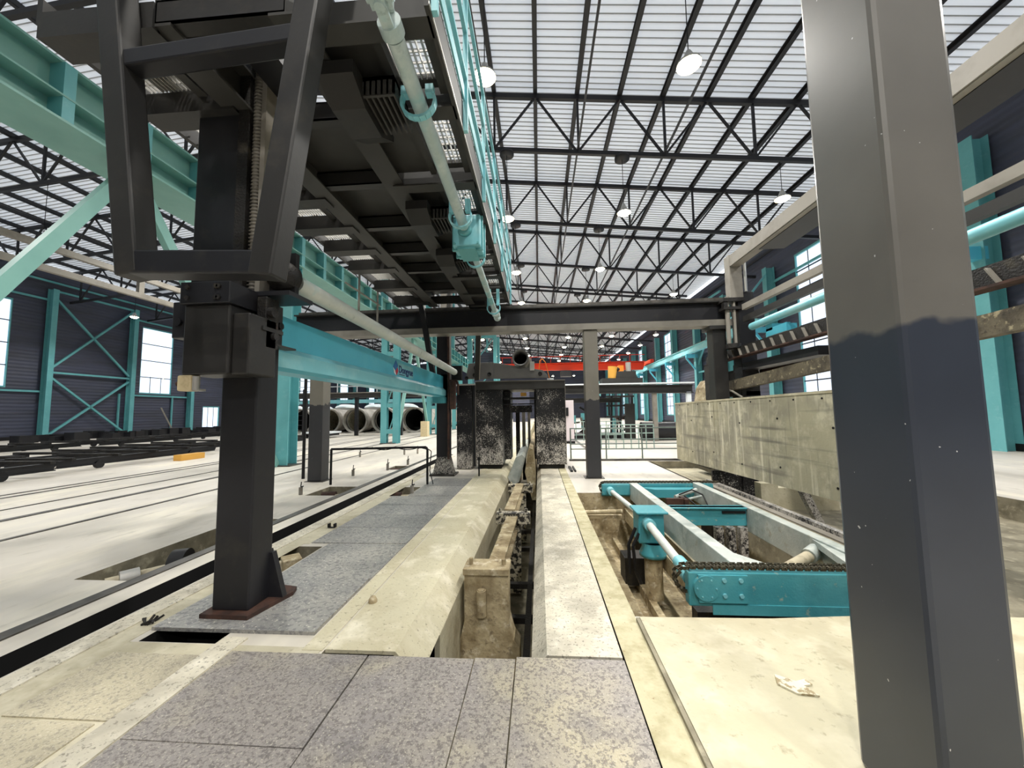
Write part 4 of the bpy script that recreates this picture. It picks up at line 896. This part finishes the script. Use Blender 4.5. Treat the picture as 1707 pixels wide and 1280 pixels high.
b = MB(); b.cyl((2.62, 3.98, .05), (2.74, 4.05, .08), .07, n=14); b.build('cylinder_head', 'machine_white', t)
b = MB(); b.extr([(1.75, 4.15), (1.98, 3.72), (2.12, 3.7), (2.12, 3.78), (1.86, 4.2), (1.75, 4.4)], 'z', -.02, .05); b.build('swing_arm', 'machine_white', t, .01)
b = MB(); b.extr([(2.6, 3.5), (2.74, 3.5), (2.74, 4.1)], 'z', .12, .18); b.build('corner_plate', 'machine_white', t)
b = MB(); b.lathe((2.3, 4.6, -.38), (2.22, 4.4, .3), [(0, .01), (.02, .22), (.04, .21), (.05, .0)], 26); b.build('amber_disc', 'amber', t)
b = MB(); b.box(1.9, 2.1, 4.4, 6.4, -.55, -.4); b.build('inner_rail', 'beige', t)
b = MB(); b.box(1.5, 1.6, 3.6, 7, -.45, -.25); b.build('inner_side', 'mud', t)
# side shaft, gearbox with hanging motor
b = MB(); b.cyl((1.27, 3.55, .08), (1.30, 4.72, .13), .045, n=18); b.cyl((1.30, 5.05, .14), (1.27, 6.85, .07), .038, n=18); b.build('side_shaft', 'pipe_white', t)
b = MB(); b.cyl((1.27, 3.40, .07), (1.27, 3.56, .08), .07, n=18); b.cyl((1.28, 3.56, .085), (1.28, 3.7, .09), .06, n=16); b.cyl((1.20, 3.5, .075), (1.34, 3.5, .075), .025, n=10); b.build('shaft_coupling', 'cyan_light', t)
b = MB(); b.cyl((1.26, 6.82, .07), (1.26, 7.0, .07), .065, n=18); b.build('shaft_coupling', 'cyan_light', t)
b = MB(); b.cyl((1.30, 4.66, .13), (1.30, 4.78, .13), .07, n=18); b.build('shaft_coupling', 'cyan_light', t)
b = MB(); b.box(1.19, 1.50, 4.78, 5.05, -.12, .24); b.extr([(1.16, .24), (1.54, .24), (1.54, .27), (1.16, .27)], 'y', 4.72, 5.1); gb = b.build('gearbox', 'machine_blue', t, .015)
b = MB(); b.lathe((1.37, 4.85, -.12), (1.37, 4.85, -1), [(0, .13), (.06, .13), (.12, .16), (.16, .16), (.16, .0)], 24); b.build('gearbox_flange', 'machine_blue', gb)
b = MB(); b.cyl((1.37, 4.85, -.28), (1.37, 4.85, -.78), .105, n=20); b.build('motor', 'mud', t)
b = MB(); b.path([(1.2, 4.8, .0), (1.12, 4.8, -.15), (1.14, 4.8, -.45), (1.2, 4.8, -.6)], .02, 8); b.path([(1.17, 4.85, .05), (1.08, 4.85, -.15), (1.08, 4.85, -.5)], .02, 8); b.build('motor_cable', 'rubber', t)
b = MB(); b.box(1.5, 1.62, 5.2, 5.6, -.5, .0); b.box(1.1, 1.55, 5.2, 5.5, -.8, -.45); b.build('drive_bracket', 'grime', t)
# support frame below
for x in (1.62, 2.75):
    for y in (3.4, 6.4): b = MB(); b.box(x, x+.11, y, y+.4, -.9, -.1); b.build('support', 'grime', t)
b = MB(); b.box(1.3, 3.1, 3.38, 3.5, -.6, -.2); b.build('lower_crossbeam', 'grime', t)
t = thing('cable_coil', 'coil of black cable under the turquoise front beam', 'cable', (2.2, 3.12, -.4))
b = MB()
for k in range(6):
    rx, rz = .24-.012*k, .12-.01*k; c = (2.25, 3.12+.02*k, -.23)
    pts = [(c[0]+rx*math.cos(q*math.pi/10), c[1], c[2]+rz*math.sin(q*math.pi/10)) for q in range(21)]; b.path(pts, .011, 6)
b.build('coil', 'rubber', t)
b = MB(); b.box(1.55, 1.85, 3.08, 3.24, -.88, -.2); tag(b.build('wheel_box', 'splash_low'), 'dark wheel housing under the front beam', 'housing')
# rails and walls in the pit
for x0_, x1_, lab, m_ in ((1.0, 1.12, 'muddy rail nearest the pit wall', 'mud'), (1.28, 1.36, 'muddy rail under the hanging motor', 'mud')):
    b = MB(); b.box(x0_, x1_, 2.95, 7.05, -.9, -.78); tag(b.build('pit_rail', m_), lab, 'rail', 'rails on the pit floor')
b = MB(); b.cyl((.68, 6.2, -.12), (1.3, 6.2, -.10), .035, n=12); b.box(.67, 1.3, 6.22, 6.3, -.22, -.17); tag(b.build('pit_crossbar', 'mud'), 'dirty cross pipe between the pit wall and machine', 'pipe')
t = thing('side_track', 'grey rail track running beside the pit machine', 'track', (3.5, 5, -.35))
b = MB(); b.box(3.42, 3.62, 3.6, 8.2, -.33, -.03); b.build('web', 'machine_white', t); b = MB(); b.box(3.36, 3.68, 3.6, 8.2, -.03, .0); b.build('flange', 'edgegrey', t)
b = MB(); b.box(3.47, 3.53, 3.6, 8.2, .0, .05); b.build('rail_head', 'splash_low', t)
b = MB(); b.box(3.1, 3.3, 3.7, 3.8, -.02, .12); b.cyl((3.1, 3.9, .03), (3.1, 3.9, .16), .04, n=12); b.cyl((3.25, 3.8, .03), (3.25, 3.8, .13), .04, n=12); b.path([(2.95, 3.9, .05), (3.0, 4., .2), (3.12, 4.0, .22), (3.2, 3.9, .15)], .015, 6)
tag(b.build('valve_cluster', 'grime'), 'black valves with a hose loop at the end of the side track', 'valve')
b = MB(); b.box(3.70, 4.3, 8.42, 8.48, -.34, .19); b.box(4.3, 4.62, 8.38, 8.48, -.34, .12); tag(b.build('splash_board', 'splash_board'), 'black board with white spatter standing beneath the panel', 'board')
t = thing('concrete_block', 'beige concrete block under the long panel', 'block', (4.5, 7.5, -.35))
b = MB(); b.box(4.0, 4.3, 7.2, 7.4, -.35, .15); b.box(4.3, 5.4, 7.3, 7.5, -.35, .05); b.build('body', 'beige', t)
b = MB(); b.bar((4.25, 6.1, -.34), (4.0, 6.1, .25), .1, .1); tag(b.build('panel_prop', 'splash_low'), 'dark spattered prop leaning under the long panel', 'prop')
b = MB(); b.box(3.28, 4.6, 8.7, 11.4, -.33, -.2); tag(b.build('side_floor_slab', 'beige'), 'low beige slab beyond the spattered board', 'slab')

# ------------------------------------------------------------------ long grey panel
t = thing('mould_panel', 'long pale concrete coloured panel hanging over the pit edge on the right', 'panel', (3.76, 7.4, .2))
b = MB(); b.hexa([(3.70, 4.2, .36), (3.82, 4.2, .36), (3.82, 10.45, .19), (3.70, 10.45, .19), (3.70, 4.2, 1.73), (3.82, 4.2, 1.73), (3.82, 10.45, 1.69), (3.70, 10.45, 1.69)]); b.build('face', 'panel', t)
b = MB(); b.hexa([(3.69, 4.2, 1.70), (3.9, 4.2, 1.70), (3.9, 10.45, 1.66), (3.69, 10.45, 1.66), (3.69, 4.2, 1.735), (3.9, 4.2, 1.735), (3.9, 10.45, 1.695), (3.69, 10.45, 1.695)]); b.build('top_edge', 'beige', t)
b = MB()
for y in [4.6+.55*i for i in range(11)]: b.cyl((3.70, y, 1.63), (3.692, y, 1.63), .014, n=8)
for i, y in enumerate([5.0+1.1*i for i in range(5)]):
    for z in (1.25, .5): b.cyl((3.70, y, z+.1*(i % 2)), (3.692, y, z+.1*(i % 2)), .016, n=8)
b.build('rivet', 'black', t)
b = MB(); b.box(3.693, 3.70, 8.05, 8.07, .3, 1.68); b.box(3.693, 3.70, 8.2, 8.21, .3, 1.68); b.build('seam', 'panel', t)
for y in (5, 7, 9.4):
    b = MB(); b.box(3.82, 3.98, y, y+.1, .4, 1.6); b.build('back_rib', 'edgegrey', t)

# ------------------------------------------------------------------ tipping frame with racks above the panel
t = thing('tipping_frame', 'tall dark tipping frame with long arms and toothed rack above the panel', 'frame', (4.4, 6, 0))
b = MB(); b.ibeam((4.42, 1., 4.80), (4.42, 8.6, 4.80), .2, .26, .03, .03); b.box(4.30, 4.34, 1., 8.6, 4.68, 4.92); b.build('top_arm', 'edgegrey', t)
b = MB(); b.box(4.42, 4.9, 1., 7.5, 4.66, 4.69); b.build('top_arm_lip', 'dark', t)
b = MB(); b.box(4.29, 4.56, 8.4, 8.62, 3.9, 4.95); b.build('head_post', 'edgegrey', t, .008)
b = MB(); b.box(4.44, 4.78, 8.42, 8.72, 2.0, 4.10); b.build('mast', 'dark', t, .01)
b = MB(); b.cyl((4.22, 8.45, 2.95), (4.22, 8.45, 4.0), .045, n=14); b.cyl((4.35, 8.42, 2.9), (4.35, 8.42, 4.0), .03, n=12); b.build('lift_rod', 'edgegrey', t)
b = MB(); b.cyl((4.62, 8.4, 4.1), (4.62, 8.4, 4.75), .03, n=12); b.build('bright_rod', 'handle_metal', t)
b = MB(); b.box(4.10, 4.55, 8.35, 8.65, 3.88, 3.96); b.box(4.10, 4.52, 8.35, 8.6, 3.70, 3.76); b.box(4.12, 4.2, 8.37, 8.5, 3.76, 3.88); b.build('clamp_collar', 'grime', t)
b = MB(); b.cyl((4.28, 8.4, 2.83), (4.28, 8.4, 2.93), .15, n=20); b.build('rod_seat', 'grime', t)
b = MB(); b.bar((4.45, 1., 3.62), (4.42, 8.15, 3.68), .09, .12); b.build('upper_rail', 'edgegrey', t)
b = MB(); b.bar((4.45, 1., 3.42), (4.42, 8.15, 3.42), .08, .12); b.build('middle_rail', 'dark_warm', t)
for y in (2.9, 5.75): b = MB(); b.box(4.42, 4.50, y, y+.1, 3.4, 3.7); b.build('rail_spacer', 'dark_warm', t)
b = MB(); b.bar((4.42, 1., 2.76), (4.40, 9.9, 2.76), .10, .2); b.build('rack_bar', 'grime', t)
for i in range(26):
    y = 2.6+.28*i; b = MB(); b.bar((4.33, y, 2.64), (4.33, y+.09, 2.82), .05, .014); b.build('rack_tooth', 'flange_grey', t)
b = MB(); b.box(4.28, 4.46, 1., 9.9, 2.62, 2.645); b.build('rack_lip', 'rust', t)
b = MB(); b.bar((4.40, 1., 2.42), (4.40, 9.6, 2.0), .12, .22); b.build('lower_bar', 'dirty', t)
b = MB(); b.bar((4.9, 2., 2.45), (4.9, 8.5, 2.35), .1, .16); b.build('rusty_bar', 'rust', t)
b = MB(); b.box(4.28, 4.5, 9.3, 9.9, 1.75, 2.65); b.box(4.5, 4.9, 8.6, 9.6, 1.8, 2.4); b.build('end_block', 'grime', t, .01)
b = MB(); b.box(4.45, 5.0, 6.2, 8.8, 2.35, 2.5); b.build('dark_slide', 'dark', t)
b = MB(); b.path([(4.25, 9.3, 1.98), (4.3, 8.9, 1.95), (4.25, 8.5, 1.9), (4.3, 8.2, 1.75)], .025, 8); b.path([(4.25, 9.3, 1.85), (4.3, 9.0, 1.8), (4.3, 8.7, 1.72)], .025, 8); b.path([(4.3, 9.2, 2.35), (4.3, 8.9, 2.45)], .03, 8); b.build('hose', 'edgegrey', t)
b = MB(); b.box(4.6, 4.9, 8.6, 9.2, 0, 1.9); b.build('stand', 'dark', t)
b = MB(); b.bar((4.6, 1.2, 0), (4.6, 1.2, 4.7), .3, .3); b.build('near_post', 'dark', t)
t = thing('turquoise_shaft', 'turquoise pipe shaft running above the toothed rack', 'shaft', (4.4, 5, 3.1))
b = MB(); b.cyl((4.40, 1.2, 3.22), (4.42, 7.9, 3.20), .075, n=22); b.build('tube', 'cyan_light', t)
b = MB(); b.box(4.3, 4.5, 5.5, 5.6, 2.95, 3.2); b.box(4.3, 4.5, 2.9, 3.0, 2.95, 3.2); b.build('bearing_bracket', 'cyan', t)
b = MB(); b.box(4.45, 4.9, 7.3, 7.5, 3.0, 3.12); b.box(4.45, 4.52, 6.9, 7.5, 2.9, 3.05); b.build('cantilever', 'cyan', t)
# mound/rubble at left of frame end
b = MB(); b.extr([(4.35, 1.7), (4.75, 1.7), (4.75, 2.15), (4.55, 2.3), (4.42, 2.1)], 'y', 10., 10.8); tag(b.build('dried_slurry', 'mud'), 'crusted slurry heap on the tipping frame end behind the panel', 'slurry')
bpy.data.objects['dried_slurry'].location.z -= 0
b = MB(); b.box(4.3, 4.85, 9.95, 10.85, 0, 1.7); tag(b.build('slurry_plinth', 'grime'), 'dark plinth behind the far end of the long panel', 'plinth')

# ------------------------------------------------------------------ background right: fences, monorail, equipment
def fence(x0_, x1_, y, h, nposts, rails, lab, m='teal'):
    t = thing('pipe_fence', lab, 'fence', ((x0_+x1_)/2, y, 0), 'low pipe fences on the right floor')
    for i in range(nposts): x = x0_+(x1_-x0_)*i/(nposts-1); b = MB(); b.cyl((x, y, 0), (x, y, h), .022, n=10); b.build('post', m, t)
    for z in rails: b = MB(); b.cyl((x0_, y, z), (x1_, y, z), .018, n=8); b.build('rail', m, t)
fence(.98, 4.3, 12.0, .98, 4, (.32, .48, .62, .97), 'grey-green pipe fence just behind the right post', 'fence_grey')
fence(1.9, 4.6, 15.5, .95, 10, (.35, .6, .94), 'pale green railing around the far machinery', 'fence_green')
fence(1.5, 4.2, 19.5, 1., 8, (.3, .6, .98), 'farther green railing in front of the machinery', 'fence_green')
b = MB(); b.box(.9, 4.6, 11.6, 11.72, 0, .05); tag(b.build('floor_curb', 'rail_steel'), 'thin dark curb below the pipe fence', 'curb')
t = thing('control_cabinet', 'tall pinkish white control cabinet right of the gantry', 'cabinet', (1.45, 18, 0))
b = MB(); b.box(1.22, 1.66, 18, 18.5, .1, 2.05); b.build('housing', 'pink', t, .02); b = MB(); b.box(1.0, 1.4, 17.9, 18, 1.3, 1.7); b.build('screen', 'black', t); b = MB(); b.box(1.2, 1.68, 17.9, 18.6, 0, .1); b.build('plinth', 'black', t)
t = thing('monorail_bridge', 'long grey overhead bridge beam on slim columns at the far right', 'bridge', (5, 19, 2.3))
b = MB(); b.ibeam((.8, 19, 2.62), (7.6, 19, 2.55), .3, .42, .04, .02); b.build('beam', 'undergrey', t)
b = MB(); b.box(.8, 7.6, 18.7, 19.2, 2.82, 2.88); b.build('top_plate', 'logo_white', t)
for x in (5.75, 7.4): b = MB(); b.bar((x, 19, 0), (x, 19, 2.4), .2, .2); b.build('column', 'edgegrey' if x < 6 else 'logo_white', t)
b = MB(); b.ibeam((1.4, 20.5, 2.1), (4.4, 20.5, 2.1), .2, .25); b.build('lower_beam', 'undergrey', t)
t = thing('hoist_trolley', 'trolley with amber motor riding on the far bridge beam', 'trolley', (4.3, 19.5, 2.88))
b = MB(); b.box(3.2, 5.2, 18.9, 19.8, 2.9, 3.15); b.box(3.9, 4.9, 19., 19.6, 3.15, 3.5); b.build('chassis', 'undergrey', t)
b = MB(); b.cyl((3.72, 19.1, 3.15), (3.78, 19.1, 3.75), .2, .24, 18); b.build('motor', 'amber', t); b = MB(); b.box(4.05, 4.3, 19., 19.3, 3.5, 3.8); b.build('brake', 'orange', t)
b = MB(); b.cyl((3.8, 19.1, 3.6), (4.1, 19.1, 3.6), .12, n=14); b.build('coupling', 'black', t); b = MB(); b.cyl((4.55, 19.1, 3.5), (4.55, 19.1, 3.95), .13, n=14); b.build('tank', 'galv', t)
# cyan rail barrier + machinery cluster
t = thing('raised_railing', 'teal railing on a raised walkway behind the right post', 'railing', (3.5, 24, 3))
for i in range(12): y = 20.5+i*1.3; b = MB(); b.bar((2.6+.28*i, y, 2.9), (2.6+.28*i, y, 4.1), .06, .06); b.build('post', 'cyan_light', t)
for z in (3.1, 3.5, 4.05): b = MB(); b.bar((2.6, 20.5, z), (5.7, 34.8, z), .06, .06); b.build('rail', 'cyan_light', t)
random.seed(11)
t = thing('pump_skid', 'cluster of dark machinery with rust red pump behind the green railing', 'machine', (3, 22, 0))
for i in range(22):
    x = random.uniform(1.9, 4.9); y = random.uniform(21, 23); h = random.uniform(.3, 1.1); z0_ = random.uniform(0, 1.5)
    b = MB()
    if i % 2: b.cyl((x, y, z0_), (x, y, z0_+h), random.uniform(.05, .2), n=12)
    else: b.bar((x, y, z0_), (x+random.uniform(-.8, .8), y, z0_+random.uniform(-.2, .6)), .12, .12)
    b.build('pipework', random.choice(['dark', 'teal', 'undergrey', 'rust', 'edgegrey', 'dark_warm']), t)
b = MB(); b.box(1.8, 5., 21, 23, 0, .25); b.build('base', 'dark', t)
b = MB(); b.cyl((3.0, 21.2, .25), (3.0, 21.2, 1.6), .22, .1, 16); b.box(2.7, 3.4, 21, 21.4, .25, .6); b.build('red_pump', 'rust', t)
t = thing('batching_frame', 'dark steel framework hanging below the far bridge', 'frame', (4.3, 21, 0))
for x in (3.9, 4.4, 5.0): b = MB(); b.bar((x, 20.8, 0), (x+.1, 20.8, 2.35), .1, .1); b.build('upright', 'dark', t)
for z in (1.2, 1.8, 2.3): b = MB(); b.bar((3.7, 20.8, z), (5.2, 20.8, z), .08, .1); b.build('crossbar', 'undergrey', t)
b = MB(); b.box(4.7, 5.2, 20.7, 20.98, 0, 1.9); b.build('hopper', 'undergrey', t)
b = MB(); b.cyl((5.2, 19.6, .5), (7., 19.6, .5), .42, n=20); b.box(5.2, 6.9, 19.4, 19.8, 0, .2); tag(b.build('round_tank', 'dark'), 'dark lying tank left of the slim grey column in the far right', 'tank')
# red crane
t = thing('bridge_crane', 'red overhead bridge crane girder deep in the hall', 'crane', (4, 50, 6.8))
b = MB(); b.extr([(-7.0, 7.2), (13.8, 6.95), (14.0, 7.5), (14.0, 7.9), (-7.4, 7.95), (-7.4, 7.5)], 'y', 50, 50.5); b.build('girder', 'red', t)
b = MB(); b.box(-7.4, 14, 49.6, 50.9, 7.95, 8.03); b.build('walkway', 'red', t)
for x in (14.4, -7.9): b = MB(); b.box(x, x+.4, 48.5, 52, 7.62, 8.1); b.build('end_carriage', 'red', t)
b = MB(); b.bar((-7.4, 49.7, 8.9), (14, 49.7, 8.9), .08, .08)
for i in range(17): b.bar((-7.4+1.3*i, 49.7, 7.95), (-7.4+1.3*i, 49.7, 8.9), .06, .06)
b.build('handrail', 'red', t)
b = MB(); b.box(3, 4.4, 49.4, 50.8, 6.2, 6.9); b.build('hoist', 'dark', t)

# ------------------------------------------------------------------ background left: autoclaves, walkway, racks
for i, x in enumerate((-10.37, -12.9, -15.4, -17.75, -20.2)):
    t = thing('autoclave', ('open round autoclave vessel nearest the teal lattice column, rightmost', 'open autoclave vessel second from the right, behind the teal lattice column', 'open autoclave vessel third from the right with a lit inside', 'open autoclave vessel fourth from the right beside the dark post', 'leftmost open autoclave vessel')[i], 'autoclave', (x, 30.5, .0), 'row of autoclaves in the left background')
    c = (x, 30.5, 1.02); e = (x, 48, 1.02)
    b = MB(); b.tube(c, e, .98, .05, 40); sh = b.build('shell', 'autoclave', t)
    b = MB(); b.tube((x, 30.3, 1.02), (x, 30.75, 1.02), 1.07, .14, 40); b.build('door_ring', 'autoclave', sh)
    b = MB(); b.tube((x, 30.9, 1.02), (x, 47.9, 1.02), .93, .01, 32); b.build('inner_shade_sleeve', 'pitwall' if i in (2, 3) else 'slot', t)  # added sleeve: near-black is painted interior shade, paler in the lit vessels
    b = MB(); b.cyl((x, 47.9, 1.02), (x, 48, 1.02), .93, n=32); b.build('end_cap', 'logo_white' if i in (2, 3) else 'slot', t)  # cap colour carries the light: white in lit vessels, black in shaded ones
    b = MB(); b.lathe((x-.5, 30.0, 2.0), (x-.5, 30.1, 3.), [(0, .98), (.15, .9), (.3, .6), (.36, 0)], 28); b.build('lifted_door', 'logo_white', t)
    for y in (32, 38, 44): b = MB(); b.box(x-.8, x+.8, y, y+.4, 0, .35); b.build('cradle', 'undergrey', t)
    b = MB(); b.box(x-.5, x-.42, 30.5, 48, .12, .2); b.box(x+.42, x+.5, 30.5, 48, .12, .2); b.build('inner_rail', 'rail_steel', t)
t = thing('elevated_walkway', 'dark elevated walkway with white handrail above the autoclaves', 'walkway', (-13, 27, 2.7))
b = MB(); b.box(-20.5, -8.6, 26, 27.2, 2.75, 3.1); b.build('deck', 'undergrey', t)
b = MB(); b.box(-20.5, -8.6, 25.9, 26, 3.05, 3.12); b.build('fascia', 'edgegrey', t)
for x in (-13.2, -17.1, -9.9, -20.2): b = MB(); b.bar((x, 26.2, 0), (x, 26.2, 2.75), .22, .22); b.build('column', 'dark', t)
for z in (3.55, 4.0): b = MB(); b.bar((-20.5, 26, z), (-8.6, 26, z), .05, .05); b.build('handrail', 'logo_white', t)
for i in range(9): x = -20.5+1.48*i; b = MB(); b.bar((x, 26, 3.1), (x, 26, 4.0), .05, .05); b.build('rail_post', 'logo_white', t)
t = thing('steam_pipe', 'pale teal pipe run just above the autoclave doors', 'pipe', (-15, 28.7, 0)); b = MB(); b.box(-22, -8.2, 28.6, 28.9, 2.42, 2.7); b.build('pipe', 'cyan_light', t)
for x in (-21.9, -9.0): b = MB(); b.bar((x, 28.75, 0), (x, 28.75, 2.42), .15, .15); b.build('support', 'dark', t)
for i, (x, lab) in enumerate(((-17.2, 'white topped trolley under the walkway, left'), (-14.6, 'white topped trolley under the walkway, right'))):
    t = thing('transfer_trolley', lab, 'trolley', (x, 22+i, 0), 'low trolleys before the autoclaves'); y = 22+i*1.5
    b = MB(); b.box(x-1, x+1, y, y+1.4, .3, .4); b.build('bed', 'logo_white', t); b = MB(); b.box(x-.9, x+.9, y+.1, y+1.3, .15, .3); b.build('frame', 'dark', t)
    for sx_ in (-.7, .7):
        b = MB(); b.cyl((x+sx_-.06, y+.15, .14), (x+sx_+.06, y+.15, .14), .14, n=14); b.build('wheel', 'rubber', t)
b = MB(); b.box(-7.85, -7.4, 24.3, 24.8, 0, 1.0); tag(b.build('stone_block', 'cream'), 'patched tan block standing before the slim teal column', 'block')
b = MB(); b.hexa([(-8.55, 10.9, 0), (-8.45, 10.9, 0), (-8.45, 11.5, 0), (-8.55, 11.5, 0), (-8.42, 10.9, 1.35), (-8.32, 10.9, 1.35), (-8.32, 11.5, 1.35), (-8.42, 11.5, 1.35)])
tag(b.build('rough_board', 'grime'), 'rough dirty board leaning behind the near teal column', 'board')
# long ladder-like racks on the left floor
def rack(x0_, x1_, y0_, y1_, z0_, z1_):
    t = thing('rail_cart', 'x', 'cart', ((x0_+x1_)/2, (y0_+y1_)/2, 0), 'long low dark carts lined up on the left floor')
    for x in (x0_, x1_): b = MB(); b.ibeam((x, y0_, (z0_+z1_)/2), (x, y1_, (z0_+z1_)/2), .12, z1_-z0_, .03, .02); b.build('side_beam', 'dark', t)
    n_ = 5
    for i in range(n_): y = y0_+.2+(y1_-y0_-.4)*i/(n_-1); b = MB(); b.bar((x0_-.25, y, z1_+.03), (x1_+.25, y, z1_+.03), .1, .08); b.build('crossbar', 'grime', t)
    for i in range(2):
        for x in (x0_, x1_): y = y0_+1+(y1_-y0_-2)*i; b = MB(); b.cyl((x-.05, y, .12), (x+.05, y, .12), .12, n=14); b.build('wheel', 'rubber', t)
    return t
r0 = rack(-14.6, -13.0, 4.2, 9.2, .12, .33)
r0['label'] = 'long low dark cart on the left floor, nearest the picture edge in the front row'
names = ['second', 'third', 'fourth']
for i in range(1, 3): dup(r0, (-(i % 2)*.35, 5.3*i, 0), f'long low dark cart on the left floor, {names[i-1]} of the front row')
for i in range(6): dup(r0, (-9.3-(i % 2)*.5, 2.5+5.4*i, 0), f'long low dark cart along the left wall side, {ORD[i]} of the back row')
for i in range(2): dup(r0, (-2.75, 2.4+5.6*i, 0), f'long low dark cart just behind the front row, {("nearer", "farther")[i]} one')
b = MB(); b.box(-12.6, -12.3, 12.1, 13.0, 0, .2); tag(b.build('orange_buffer', 'amber'), 'orange painted buffer block between the front row carts', 'buffer')
random.seed(5)
t = thing('scrap_pile', 'jumble of small dark parts piled along the foot of the left wall', 'scrap', (-33, 26, 0)); t['kind'] = 'stuff'
b = MB()
for i in range(60): x = random.uniform(-33.5, -31.5); y = random.uniform(17, 36); s_ = random.uniform(.15, .4); b.box(x-s_, x+s_, y-s_, y+s_, 0, s_*1.5)
b.build('parts', 'dark', t)
b = MB(); b.bar((-34, 32.6, 0), (-34.6, 31.8, 2.4), .18, .1); tag(b.build('leaning_plank', 'edgegrey'), 'pale plank leaning below the second left window', 'plank')
b = MB(); b.box(XL+.5, XL+1.1, 33.1, 33.5, 3.9, 4.6); tag(b.build('wall_lantern', 'edgegrey'), 'small grey box fixture on the column beside the left window', 'fixture')
bpy.data.objects.remove(bpy.data.objects['wall_lantern'])
# distant dark structures in front of the end wall
t = thing('mixing_tower', 'dark steel tower structure with teal frame far beyond the gantry', 'tower', (-6, 36, 0))
for x in (-6.6, -4.2):
    for y in (36, 39): b = MB(); b.bar((x, y, 0), (x, y, 9.5), .3, .3); b.build('leg', 'teal', t)
for z in (3., 6., 9.): b = MB(); b.bar((-6.6, 36, z), (-4.2, 36, z), .2, .3); b.bar((-6.6, 36, z-3), (-4.2, 36, z), .1, .1); b.build('crossbar', 'teal', t)
b = MB(); b.box(-6.4, -4.4, 36.4, 38.8, 4.5, 7.5); b.build('bin', 'wall', t)
b = MB(); b.box(-4.2, -1.5, 60, 60.4, 0, 6); tag(b.build('partition', 'wall'), 'dark partition far behind the gantry', 'partition')

# ------------------------------------------------------------------ clean helper properties
for o in bpy.data.objects:
    for k in ('_o', '_y'):
        if k in o: del o[k]

# ------------------------------------------------------------------ world and render look
w = bpy.data.worlds.new('world'); sc.world = w; w.use_nodes = True
bg = w.node_tree.nodes['Background']; bg.inputs[0].default_value = (.86, .93, 1., 1); bg.inputs[1].default_value = 1.7
sc.view_settings.view_transform = 'Standard'; sc.view_settings.look = 'None'; sc.view_settings.gamma = 1; sc.view_settings.use_curve_mapping = False
sc.view_settings.exposure = 0.0
sc.cycles.use_denoising = True
sc.cycles.max_bounces = 8; sc.cycles.diffuse_bounces = 5; sc.cycles.transparent_max_bounces = 8
sc.cycles.sample_clamp_indirect = 8
